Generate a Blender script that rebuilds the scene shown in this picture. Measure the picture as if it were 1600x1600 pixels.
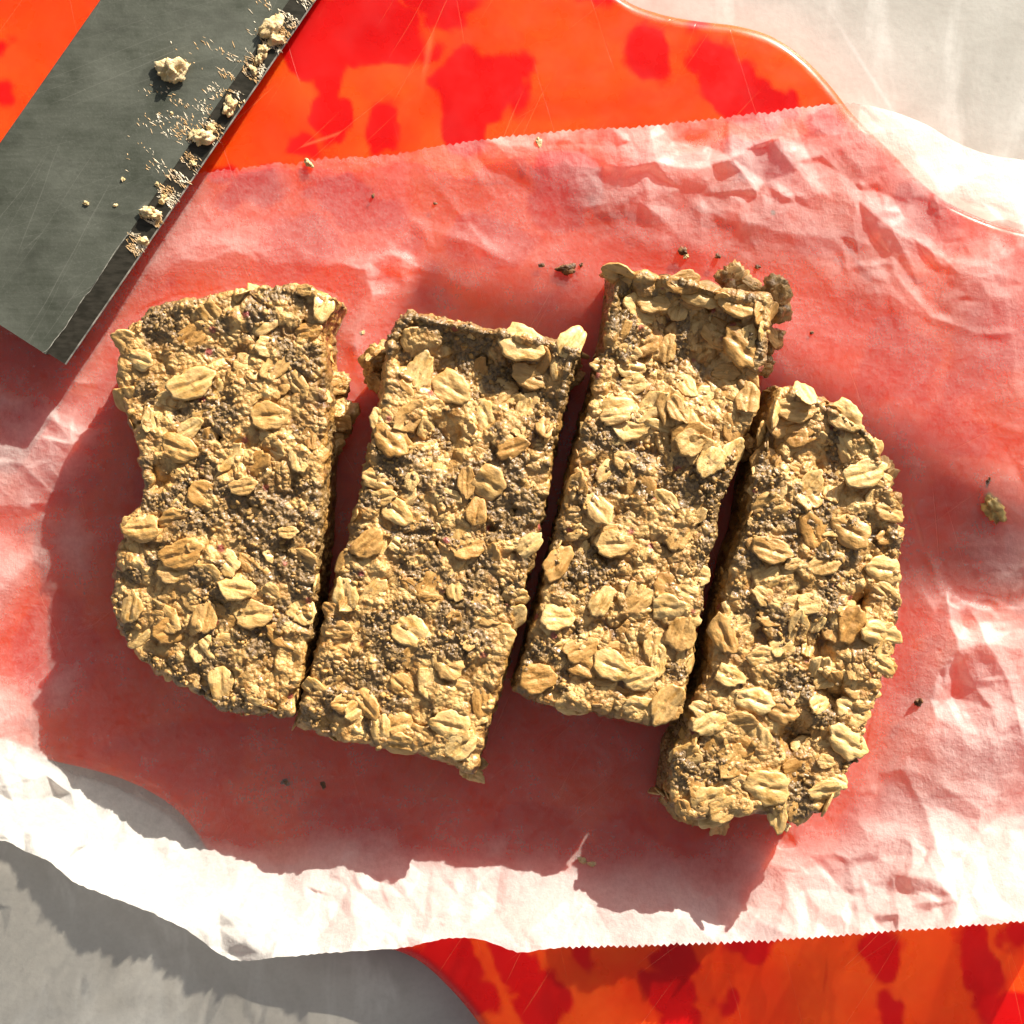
import bpy, bmesh, math, random
import numpy as np
from mathutils import Vector, Matrix

for o in list(bpy.data.objects):
    bpy.data.objects.remove(o, do_unlink=True)
SC = bpy.context.scene
COL = SC.collection
random.seed(7)
rng = np.random.default_rng(11)

# ------------------------------------------------------------------ camera
D = 0.30                       # camera height over the cutting board (m)
S = 0.22 / 1600                # metres per unit of the layout grid, on the board's top
cd = bpy.data.cameras.new('camera')
cam = bpy.data.objects.new('camera', cd)
COL.objects.link(cam)
cam.location = (0, 0, D)
cd.sensor_width = 36
cd.lens = 36 / (2 * (0.11 / D))
cd.clip_start = 0.005
cd.clip_end = 20
SC.camera = cam

# ------------------------------------------------------------------ light
SUN_EL = math.radians(21.5)
SUN_AZ = (0.535, 0.845)        # horizontal direction towards the sun
world = bpy.data.worlds.new("World")
SC.world = world
world.use_nodes = True
nt = world.node_tree
bg = nt.nodes['Background']
sky = nt.nodes.new('ShaderNodeTexSky')
sky.sky_type = 'NISHITA'
sky.sun_disc = False
sky.sun_elevation = SUN_EL
sky.sun_rotation = math.atan2(SUN_AZ[0], SUN_AZ[1])
sky.dust_density = 3.0
sky.ozone_density = 0.6
hsv = nt.nodes.new('ShaderNodeHueSaturation')      # thin white cloud: a paler sky
hsv.inputs['Saturation'].default_value = 0.35
nt.links.new(sky.outputs[0], hsv.inputs['Color'])
nt.links.new(hsv.outputs[0], bg.inputs[0])
bg.inputs[1].default_value = 0.055
sd = bpy.data.lights.new('sun', 'SUN')
sun = bpy.data.objects.new('sun', sd)
COL.objects.link(sun)
sd.energy = 5.0
sd.angle = math.radians(0.5)
sd.color = (1.0, 0.93, 0.82)
tosun = Vector((SUN_AZ[0] * math.cos(SUN_EL), SUN_AZ[1] * math.cos(SUN_EL), math.sin(SUN_EL)))
sun.rotation_euler = tosun.to_track_quat('Z', 'Y').to_euler()
sun.location = tosun * 1.0
vs = SC.view_settings
vs.view_transform = 'Standard'
vs.look = 'None'
vs.exposure = 1.05
vs.gamma = 1
SC.cycles.max_bounces = 7
SC.cycles.transparent_max_bounces = 12
SC.cycles.sample_clamp_indirect = 6
SC.cycles.use_denoising = True

# ------------------------------------------------------------------ helpers
def W(px, py, z=0.0):
    k = S * (1 - z / D)
    return ((px - 800) * k, (800 - py) * k, z)

def WA(P, z):
    """array version: P (...,2) layout units, z metres"""
    k = S * (1 - z / D)
    return np.stack([(P[..., 0] - 800) * k, (800 - P[..., 1]) * k, np.broadcast_to(z, P[..., 0].shape)], -1)

_perm = np.random.default_rng(3).permutation(4096).astype(np.int64)
_val = np.random.default_rng(4).random(4096) * 2 - 1

def _h(i, j, k):
    return _perm[(_perm[(_perm[i & 4095] + j) & 4095] + k) & 4095]

def vnoise(p, seed=0):
    """value noise, p (N,3) -> [-1,1]"""
    p = np.asarray(p, float) + seed * 17.31 + 1000.0
    i = np.floor(p).astype(np.int64)
    f = p - i
    f = f * f * f * (f * (f * 6 - 15) + 10)
    out = 0
    for a in (0, 1):
        wx = f[:, 0] if a else 1 - f[:, 0]
        for b in (0, 1):
            wy = f[:, 1] if b else 1 - f[:, 1]
            for c in (0, 1):
                wz = f[:, 2] if c else 1 - f[:, 2]
                out = out + wx * wy * wz * _val[_h(i[:, 0] + a, i[:, 1] + b, i[:, 2] + c)]
    return out

def fbm(p, octs=4, seed=0, gain=.5):
    a, s, t = 1.0, 0, 0
    for o in range(octs):
        s = s + a * vnoise(p * 2.03 ** o, seed + o * 3)
        t += a
        a *= gain
    return s / t

def worley(p, seed=0):
    """F1, F2 distances"""
    p = np.asarray(p, float) + seed * 7.7 + 500.0
    i = np.floor(p).astype(np.int64)
    f = p - i
    d1 = np.full(len(p), 9.0)
    d2 = np.full(len(p), 9.0)
    for a in (-1, 0, 1):
        for b in (-1, 0, 1):
            for c in (-1, 0, 1):
                h = _h(i[:, 0] + a, i[:, 1] + b, i[:, 2] + c)
                d = (a + (_val[h] + 1) / 2 - f[:, 0]) ** 2 + (b + (_val[(h + 991) & 4095] + 1) / 2 - f[:, 1]) ** 2 \
                    + (c + (_val[(h + 2003) & 4095] + 1) / 2 - f[:, 2]) ** 2
                m = d < d1
                d2 = np.where(m, d1, np.minimum(d2, d))
                d1 = np.where(m, d, d1)
    return np.sqrt(d1), np.sqrt(d2)

def smooth(e0, e1, x):
    t = np.clip((x - e0) / (e1 - e0), 0, 1)
    return t * t * (3 - 2 * t)

def grid_faces(nv, nu):
    idx = np.arange(nv * nu).reshape(nv, nu)
    return np.stack([idx[:-1, :-1], idx[1:, :-1], idx[1:, 1:], idx[:-1, 1:]], -1).reshape(-1, 4)

def mesh_np(name, verts, faces, mat=None, smooth_=True, attrs=None):
    me = bpy.data.meshes.new(name)
    n, m, k = len(verts), len(faces), faces.shape[1]
    me.vertices.add(n)
    me.vertices.foreach_set('co', np.asarray(verts, np.float32).ravel())
    me.loops.add(m * k)
    me.loops.foreach_set('vertex_index', faces.astype(np.int32).ravel())
    me.polygons.add(m)
    me.polygons.foreach_set('loop_start', (np.arange(m) * k).astype(np.int32))
    me.polygons.foreach_set('loop_total', np.full(m, k, np.int32))
    if smooth_:
        me.polygons.foreach_set('use_smooth', np.ones(m, bool))
    me.update(calc_edges=True)
    me.validate()
    for an, av in (attrs or {}).items():
        at = me.attributes.new(an, 'FLOAT', 'POINT')
        at.data.foreach_set('value', np.asarray(av, np.float32).ravel())
    if mat:
        me.materials.append(mat)
    return me

def link(name, me, parent=None, loc=None, rot=None, kind=None):
    o = bpy.data.objects.new(name, me)
    COL.objects.link(o)
    if parent:
        o.parent = parent
    if loc is not None:
        o.location = loc
    if rot is not None:
        o.rotation_euler = rot
    if kind:
        o['kind'] = kind
    return o

def tag(o, label, cat, group=None):
    o['label'] = label
    o['category'] = cat
    if group:
        o['group'] = group
    return o

def resample(pts, n):
    pts = np.array(pts, float)
    d = np.r_[0, np.cumsum(np.hypot(*np.diff(pts, axis=0).T))]
    t = np.linspace(0, d[-1], n)
    return np.stack([np.interp(t, d, pts[:, 0]), np.interp(t, d, pts[:, 1])], -1)

def catmull(pts, n_per=12, closed=True):
    pts = np.array(pts, float)
    N = len(pts)
    out = []
    for i in range(N if closed else N - 1):
        p0, p1, p2, p3 = [pts[(i + k) % N] if closed else pts[min(max(i + k, 0), N - 1)] for k in (-1, 0, 1, 2)]
        for t in np.linspace(0, 1, n_per, endpoint=False):
            out.append(.5 * ((2 * p1) + (-p0 + p2) * t + (2 * p0 - 5 * p1 + 4 * p2 - p3) * t * t
                             + (-p0 + 3 * p1 - 3 * p2 + p3) * t ** 3))
    if not closed:
        out.append(pts[-1])
    return np.array(out)

def inside(poly, P):
    """points P (N,2) inside polygon"""
    poly = np.array(poly, float)
    r = np.zeros(len(P), bool)
    j = len(poly) - 1
    for i in range(len(poly)):
        xi, yi = poly[i]; xj, yj = poly[j]
        if yi != yj:
            c = ((yi > P[:, 1]) != (yj > P[:, 1])) & (P[:, 0] < (xj - xi) * (P[:, 1] - yi) / (yj - yi) + xi)
            r ^= c
        j = i
    return r

def polydist(poly, P, closed=True):
    poly = np.array(poly, float)
    d = np.full(len(P), 1e9)
    n = len(poly)
    for i in range(n if closed else n - 1):
        a, b = poly[i], poly[(i + 1) % n]
        ab = b - a
        L = max((ab ** 2).sum(), 1e-9)
        t = np.clip(((P - a) @ ab) / L, 0, 1)
        d = np.minimum(d, np.hypot(*(P - a - t[:, None] * ab).T))
    return d

# ------------------------------------------------------------------ materials
class NT:
    def __init__(s, name):
        s.m = bpy.data.materials.new(name)
        s.m.use_nodes = True
        s.t = s.m.node_tree
        s.t.nodes.clear()
        s.out = s.n('ShaderNodeOutputMaterial')
    def n(s, typ, **kw):
        nd = s.t.nodes.new(typ)
        for k, v in kw.items():
            setattr(nd, k, v)
        return nd
    def l(s, a, b):
        s.t.links.new(a, b)
    def put(s, sock, v):
        if v is None:
            return
        if isinstance(v, bpy.types.NodeSocket):
            s.l(v, sock)
        elif isinstance(v, (tuple, list)) and len(v) == 3 and sock.type == 'RGBA':
            sock.default_value = (*v, 1)
        else:
            sock.default_value = v
    def noise(s, vec, scale, detail=4, rough=.55, dist=0.0, typ='3D'):
        nd = s.n('ShaderNodeTexNoise', noise_dimensions=typ)
        s.put(nd.inputs['Vector'], vec)
        nd.inputs['Scale'].default_value = scale
        nd.inputs['Detail'].default_value = detail
        nd.inputs['Roughness'].default_value = rough
        nd.inputs['Distortion'].default_value = dist
        return nd.outputs['Fac']
    def vor(s, vec, scale, feature='F1', rnd=1.0):
        nd = s.n('ShaderNodeTexVoronoi', feature=feature)
        s.put(nd.inputs['Vector'], vec)
        nd.inputs['Scale'].default_value = scale
        nd.inputs['Randomness'].default_value = rnd
        return nd.outputs['Distance']
    def math(s, op, a, b=None, c=None, clamp=False):
        nd = s.n('ShaderNodeMath', operation=op, use_clamp=clamp)
        for i, v in enumerate((a, b, c)):
            if v is not None:
                s.put(nd.inputs[i], v)
        return nd.outputs[0]
    def ramp(s, f, lo, hi, a=0.0, b=1.0):
        nd = s.n('ShaderNodeMapRange', interpolation_type='SMOOTHSTEP')
        s.put(nd.inputs[0], f)
        nd.inputs[1].default_value = lo
        nd.inputs[2].default_value = hi
        nd.inputs[3].default_value = a
        nd.inputs[4].default_value = b
        return nd.outputs[0]
    def mix(s, f, a, b, blend='MIX'):
        nd = s.n('ShaderNodeMix', data_type='RGBA', blend_type=blend)
        s.put(nd.inputs[0], f)
        s.put(nd.inputs[6], a)
        s.put(nd.inputs[7], b)
        return nd.outputs[2]
    def bump(s, h, dist, strength=1.0, normal=None):
        nd = s.n('ShaderNodeBump')
        nd.inputs['Strength'].default_value = strength
        nd.inputs['Distance'].default_value = dist
        s.put(nd.inputs['Height'], h)
        if normal:
            s.l(normal, nd.inputs['Normal'])
        return nd.outputs[0]
    def coord(s, which='Object'):
        return s.n('ShaderNodeTexCoord').outputs[which]
    def mapping(s, vec, scale=(1, 1, 1), rot=(0, 0, 0), loc=(0, 0, 0), typ='POINT'):
        nd = s.n('ShaderNodeMapping', vector_type=typ)
        s.l(vec, nd.inputs[0])
        nd.inputs[1].default_value = loc
        nd.inputs[2].default_value = rot
        nd.inputs[3].default_value = scale
        return nd.outputs[0]
    def attr(s, name):
        return s.n('ShaderNodeAttribute', attribute_name=name).outputs['Fac']
    def pbr(s, color, rough=.5, normal=None, spec=.5, metal=0.0, sss=0.0, sssr=(1, .4, .2), ssss=.001, coat=0.0, ior=1.45):
        p = s.n('ShaderNodeBsdfPrincipled')
        s.put(p.inputs['Base Color'], color)
        s.put(p.inputs['Roughness'], rough)
        s.put(p.inputs['Metallic'], metal)
        p.inputs['Specular IOR Level'].default_value = spec
        p.inputs['IOR'].default_value = ior
        if sss:
            p.inputs['Subsurface Weight'].default_value = sss
            p.inputs['Subsurface Radius'].default_value = sssr
            p.inputs['Subsurface Scale'].default_value = ssss
        if coat:
            p.inputs['Coat Weight'].default_value = coat
            p.inputs['Coat Roughness'].default_value = .25
        if normal is not None:
            s.l(normal, p.inputs['Normal'])
        s.l(p.outputs[0], s.out.inputs[0])
        return p

def scratch_lines(m, vec, angle, scale, width=.03, keep=.5):
    """sparse thin scratches: stretched voronoi edges, masked"""
    w0 = m.n('ShaderNodeTexNoise'); m.l(vec, w0.inputs['Vector']); w0.inputs['Scale'].default_value = 22
    bent = m.mix(.004, vec, w0.outputs['Color'])
    v = m.mapping(m.mapping(bent, rot=(0, 0, angle)), scale=(scale, scale * .07, 1))
    w = m.noise(vec, 40, 2)
    e = m.vor(v, 1.0, 'DISTANCE_TO_EDGE')
    line = m.ramp(e, 0.0, width, 1.0, 0.0)
    mask = m.ramp(m.noise(m.mapping(m.mapping(vec, rot=(0, 0, angle)), scale=(1.3, .4, 1)), 55, 2), keep, keep + .12)
    return m.math('MULTIPLY', line, mask)

# counter: pale grey stone
def mat_counter():
    m = NT('counter_stone')
    c = m.coord()
    n1 = m.noise(c, 9, 5, .6, .4)
    n2 = m.noise(c, 38, 5, .6, .8)
    n3 = m.noise(m.mapping(c, scale=(2.2, .7, 1), rot=(0, 0, -.6)), 24, 4, .6, 1.2)
    base = m.mix(m.ramp(n1, .3, .7), (.46, .44, .39), (.58, .555, .50))
    base = m.mix(m.ramp(n2, .42, .7, 0, .55), base, (.37, .345, .30))
    base = m.mix(m.ramp(n3, .5, .7, 0, .6), base, (.68, .665, .61))
    vv = m.mapping(c, scale=(1, .45, 1), rot=(0, 0, -.55))
    ve = m.vor(m.mix(.12, vv, m.n('ShaderNodeTexNoise').outputs['Color']), 14, 'DISTANCE_TO_EDGE')
    vein = m.math('MULTIPLY', m.ramp(ve, 0, .035, 1, 0), m.ramp(m.noise(c, 16, 2), .48, .62, 0, .5))
    base = m.mix(vein, base, (.72, .71, .66))
    sc = scratch_lines(m, c, -.5, 60, .03, .56)
    base = m.mix(m.math('MULTIPLY', sc, .35), base, (.75, .74, .70))
    fine = m.noise(c, 900, 3, .7)
    base = m.mix(m.ramp(fine, .4, .75, 0, .18), base, (.33, .31, .27))
    m.pbr(base, .42, m.bump(m.noise(c, 350, 4), .0002, .4), spec=.4)
    return m.m

# board: two red plastics fused, orange ground with red blots
BLOTS = [  # x, y, rx, ry, rot(deg) in layout units
    (560, 45, 95, 52, 5), (470, 60, 60, 45, 30), (515, 115, 26, 50, 0), (515, 180, 30, 36, 10), (475, 235, 22, 16, 0),
    (605, 200, 24, 38, 20), (690, -5, 52, 44, 0), (735, 130, 52, 55, -15), (722, 195, 30, 55, 0), (770, 110, 24, 28, 0),
    (665, 75, 20, 8, -20), (1010, 78, 38, 42, 0), (1115, 125, 34, 55, -20), (1150, 145, 42, 40, 0), (1210, 165, 32, 30, 0),
    (930, -30, 40, 40, 0), (1100, 35, 14, 9, 0), (800, 130, 20, 45, 0), (1005, 110, 30, 22, 0), (1290, 190, 30, 25, 0),
    (5, 70, 10, 12, 0), (8, 150, 14, 20, 0), (40, 260, 70, 40, 0), (150, 300, 60, 50, 20), (390, 300, 60, 25, -10),
    (345, 265, 30, 14, 0), (560, 320, 70, 30, 20), (260, 240, 25, 12, 0),
    (640, 1490, 26, 18, 0), (705, 1520, 40, 56, -20), (740, 1562, 45, 26, 25), (800, 1500, 28, 48, -25), (845, 1560, 36, 40, 0),
    (915, 1495, 18, 16, 0), (1045, 1560, 44, 34, 0), (1060, 1500, 30, 40, 20), (1070, 1600, 34, 30, 0), (1135, 1565, 14, 20, 0),
    (1180, 1475, 46, 22, -10), (1380, 1495, 24, 36, 10), (1390, 1590, 16, 40, 0), (1530, 1520, 30, 75, -10), (1590, 1460, 18, 26, 0),
    (1580, 1590, 40, 30, 0), (1450, 330, 60, 40, 20), (1180, 250, 50, 40, 0), (880, 300, 50, 60, 0), (760, 380, 60, 35, 0),
    (480, 380, 50, 40, 0), (1560, 520, 60, 50, 0), (1400, 570, 60, 60, 30), (1500, 850, 70, 90, 0), (1540, 1120, 60, 90, 0),
    (1400, 1300, 90, 60, 0), (1100, 1370, 80, 60, 0), (850, 1330, 90, 60, 20), (560, 1310, 90, 50, 20), (300, 1180, 80, 50, 0), (90, 1020, 60, 80, 0), (80, 700, 70, 80, 0)]

def mat_board():
    m = NT('board_plastic')
    c = m.coord()
    blot = m.attr('blot')
    halo = m.ramp(m.noise(c, 60, 4, .6, .6), .5, .72, 0, .55)
    ground = m.mix(m.ramp(m.noise(c, 28, 3, .5, 1), .35, .65), (.86, .048, .003), (.88, .088, .007))
    ground = m.mix(halo, ground, (.80, .05, .004))
    col = m.mix(blot, ground, m.mix(m.ramp(m.noise(c, 40, 2), .3, .7), (.58, .002, .002), (.70, .006, .004)))
    s1 = scratch_lines(m, c, .55, 75, .005, .50)
    s2 = scratch_lines(m, c, .9, 110, .006, .52)
    s3 = scratch_lines(m, c, -.3, 90, .005, .53)
    sc = m.math('MAXIMUM', m.math('MAXIMUM', s1, s2), s3)
    col = m.mix(m.math('MULTIPLY', sc, .2), col, (.95, .40, .15))
    hgt = m.math('SUBTRACT', m.noise(c, 500, 2), m.math('MULTIPLY', sc, 2.0))
    p = m.pbr(col, .3, m.bump(hgt, .00006, .5), spec=.45, sss=.65, sssr=(1.0, .16, .04), ssss=.012)
    rr = m.ramp(m.noise(c, 120, 3), .3, .7, .24, .42)
    m.l(rr, p.inputs['Roughness'])
    return m.m

def mat_paper():
    m = NT('baking_paper')
    c = m.coord()
    con = m.attr('contact')
    fib = m.noise(m.mapping(c, scale=(1, .55, 1), rot=(0, 0, .9)), 1500, 3, .75)
    fib2 = m.noise(m.mapping(c, scale=(.6, 1, 1), rot=(0, 0, .3)), 700, 4, .7)
    blotch = m.noise(c, 90, 4, .6, .5)
    t = m.ramp(con, 0.0, 1.0, .36, .80)
    t = m.math('ADD', t, m.ramp(blotch, .3, .7, -.06, .06))
    t = m.math('ADD', t, m.ramp(fib, .3, .7, .04, -.04))
    t = m.math('ADD', t, m.ramp(fib2, .3, .7, .04, -.04), clamp=True)
    bm = m.math('ADD', fib, m.math('MULTIPLY', fib2, 1.2))
    bm = m.math('ADD', bm, m.math('MULTIPLY', m.noise(c, 220, 4, .6), 2.2))
    nrm = m.bump(bm, .00022, .75)
    d = m.n('ShaderNodeBsdfDiffuse')
    d.inputs[0].default_value = (.84, .81, .76, 1)
    m.l(nrm, d.inputs['Normal'])
    tl = m.n('ShaderNodeBsdfTranslucent')
    tl.inputs[0].default_value = (.93, .88, .80, 1)
    m.l(nrm, tl.inputs['Normal'])
    g = m.n('ShaderNodeBsdfGlossy')
    g.inputs['Roughness'].default_value = .42
    soft = m.bump(m.noise(c, 300, 3), .0002, .3)
    m.l(soft, g.inputs['Normal'])
    tr = m.n('ShaderNodeBsdfTransparent')
    tr.inputs[0].default_value = (1, .97, .93, 1)
    a = m.n('ShaderNodeMixShader')
    a.inputs[0].default_value = .40
    m.l(d.outputs[0], a.inputs[1]); m.l(tl.outputs[0], a.inputs[2])
    b = m.n('ShaderNodeMixShader')
    m.l(t, b.inputs[0])
    m.l(a.outputs[0], b.inputs[1]); m.l(tr.outputs[0], b.inputs[2])
    e = m.n('ShaderNodeMixShader')
    lw = m.n('ShaderNodeFresnel'); lw.inputs[0].default_value = 1.4
    m.l(soft, lw.inputs['Normal'])
    m.l(m.math('MULTIPLY', lw.outputs[0], .4), e.inputs[0])
    m.l(b.outputs[0], e.inputs[1]); m.l(g.outputs[0], e.inputs[2])
    m.l(e.outputs[0], m.out.inputs[0])
    return m.m

def mat_dough():
    m = NT('oat_dough')
    c = m.coord()
    oat = m.attr('oat')
    patch = m.attr('patch')
    n = m.noise(c, 260, 5, .65)
    n2 = m.noise(c, 1500, 3, .7)
    base = m.mix(m.ramp(n, .3, .7), (.13, .056, .013), (.47, .245, .058))
    grey = m.mix(m.ramp(n2, .35, .65), (.10, .058, .020), (.31, .19, .070))
    base = m.mix(m.math('MULTIPLY', patch, .85), base, grey)
    o2 = m.mix(m.ramp(m.noise(c, 450, 3), .3, .7), (.40, .18, .036), (.87, .555, .20))
    base = m.mix(oat, base, o2)
    specks = m.ramp(m.vor(c, 700), .10, .2, 1, 0)
    smask = m.ramp(m.noise(c, 140, 2), .5, .65)
    base = m.mix(m.math('MULTIPLY', m.math('MULTIPLY', specks, smask), .75), base, (.10, .055, .025))
    redm = m.ramp(m.vor(m.mapping(c, loc=(.3, .2, .1)), 150), .08, .15, 1, 0)
    base = m.mix(m.math('MULTIPLY', redm, .8), base, (.28, .035, .03))
    dirt = m.ramp(m.noise(c, 900, 4, .7), .52, .75, 0, .5)
    base = m.mix(dirt, base, (.30, .17, .07))
    h = m.math('ADD', n2, m.math('MULTIPLY', m.vor(c, 1100), -1.0))
    h = m.math('ADD', h, m.math('MULTIPLY', m.noise(c, 3500, 2), .3))
    m.pbr(base, m.ramp(n2, .3, .7, .25, .6), m.bump(h, .0004, .8), spec=.6, coat=.3)
    return m.m

def mat_flake():
    m = NT('oat_flake')
    c = m.coord()
    info = m.n('ShaderNodeObjectInfo').outputs['Random']
    mp = m.n('ShaderNodeVectorMath', operation='ADD')
    m.l(c, mp.inputs[0])
    cb = m.n('ShaderNodeCombineXYZ')
    m.l(info, cb.inputs[0]); m.l(info, cb.inputs[2])
    m.l(cb.outputs[0], mp.inputs[1])
    v = mp.outputs[0]
    st = m.noise(m.mapping(v, scale=(.35, 1.6, 1)), 900, 4, .6)
    n = m.noise(v, 330, 4, .6)
    lo = m.mix(info, (.31, .135, .024), (.54, .29, .065))
    hi = m.mix(info, (.62, .32, .08), (.93, .66, .29))
    base = m.mix(m.ramp(m.math('ADD', m.math('MULTIPLY', st, .5), m.math('MULTIPLY', n, .5)), .33, .66), lo, hi)
    base = m.mix(m.ramp(n, .45, .75, 0, .7), base, (.33, .155, .045))
    specks = m.ramp(m.vor(v, 800), .09, .17, 1, 0)
    smask = m.ramp(m.noise(v, 260, 2), .5, .62)
    base = m.mix(m.math('MULTIPLY', m.math('MULTIPLY', specks, smask), .7), base, (.13, .06, .025))
    h = m.math('ADD', m.math('MULTIPLY', st, .45), m.math('MULTIPLY', m.noise(v, 1700, 4, .65), .8))
    m.pbr(base, .45, m.bump(h, .00028, .8), spec=.5, coat=.2)
    return m.m

def mat_granule(name='seed_grit', lo=(.11, .06, .02), hi=(.38, .225, .07)):
    m = NT(name)
    c = m.coord()
    base = m.mix(m.ramp(m.noise(c, 700, 3, .6), .33, .68), lo, hi)
    base = m.mix(m.ramp(m.noise(c, 330, 2), .4, .6, 0, .8), base, (.56, .31, .09))
    m.pbr(base, .4, m.bump(m.noise(c, 3000, 3), .0003, .7), spec=.5)
    return m.m

def mat_crumb():
    m = NT('crumb_dough')
    c = m.coord()
    base = m.mix(m.ramp(m.noise(c, 420, 4, .6), .3, .7), (.62, .42, .17), (.88, .71, .42))
    base = m.mix(m.ramp(m.noise(c, 1200, 2), .6, .75, 0, .5), base, (.35, .2, .09))
    m.pbr(base, .5, m.bump(m.noise(c, 1500, 4, .7), .0006, 1), spec=.4, sss=.15, sssr=(1, .5, .25), ssss=.0014)
    return m.m

def mat_husk():
    m = NT('dark_husk')
    c = m.coord()
    base = m.mix(m.ramp(m.noise(c, 500, 4, .6), .35, .65), (.07, .03, .012), (.26, .12, .045))
    m.pbr(base, .5, m.bump(m.noise(c, 1600, 3), .0003, .8), spec=.4)
    return m.m

def mat_steel():
    m = NT('blade_steel')
    c = m.coord()
    g = m.noise(m.mapping(c, scale=(.04, 1, 1)), 1400, 4, .6)     # grinding lines run across the blade
    n = m.noise(c, 260, 5, .65)
    n2 = m.noise(c, 45, 4, .6)
    base = m.mix(m.ramp(n2, .3, .7), (.050, .056, .038), (.155, .162, .128))
    base = m.mix(m.ramp(n, .4, .62, 0, .65), base, (.075, .08, .062))
    base = m.mix(m.ramp(m.noise(c, 1800, 3, .7), .5, .75, 0, .12), base, (.34, .34, .30))
    base = m.mix(m.ramp(g, .3, .7, .0, .12), base, (.24, .245, .20))
    base = m.mix(m.ramp(m.noise(m.mapping(c, scale=(.5, 1, 1)), 90, 4, .65, .8), .5, .68, 0, .5), base, (.06, .062, .048))
    kn = m.math('MAXIMUM', scratch_lines(m, c, .5, 130, .006, .45), scratch_lines(m, c, 1.2, 170, .006, .45))
    base = m.mix(m.math('MULTIPLY', kn, .2), base, (.42, .41, .35))
    h = m.math('ADD', m.math('MULTIPLY', g, .15), m.noise(c, 1500, 3, .7))
    p = m.pbr(base, .5, m.bump(h, .00005, .6), metal=.55, spec=.4)
    m.l(m.ramp(n, .3, .7, .42, .6), p.inputs['Roughness'])
    return m.m

def mat_bevel():
    m = NT('ground_edge_steel')
    c = m.coord()
    g = m.noise(m.mapping(c, scale=(.3, 1, 1)), 1200, 3, .6)
    base = m.mix(m.ramp(g, .3, .7), (.022, .02, .014), (.045, .04, .03))
    m.pbr(base, .4, m.bump(g, .00001, .3), metal=.3, spec=.25)
    return m.m

def mat_simple(name, lo, hi, scale, rough=.5, spec=.5, bump=.0003):
    m = NT(name)
    c = m.coord()
    n = m.noise(c, scale, 4, .6)
    m.pbr(m.mix(m.ramp(n, .3, .7), lo, hi), rough, m.bump(n, bump, .5), spec=spec)
    return m.m

M_COUNTER, M_BOARD, M_PAPER = mat_counter(), mat_board(), mat_paper()
M_DOUGH, M_FLAKE, M_GRIT, M_CRUMB, M_HUSK = mat_dough(), mat_flake(), mat_granule(), mat_crumb(), mat_husk()
M_STEEL, M_BEVEL = mat_steel(), mat_bevel()
M_GOLD = mat_simple('yellow_husk', (.22, .12, .03), (.80, .58, .20), 420, .45)
M_SMEAR = mat_granule('dough_smear', (.55, .46, .32), (.85, .76, .58))

# ------------------------------------------------------------------ counter
BOARD_T = 0.009
me = mesh_np('kitchen_counter', [(-1.2, -1.2, -BOARD_T), (1.2, -1.2, -BOARD_T), (1.2, 1.2, -BOARD_T), (-1.2, 1.2, -BOARD_T)],
             np.array([[0, 1, 2, 3]]), M_COUNTER, False)
link('kitchen_counter', me, kind='structure')

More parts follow.
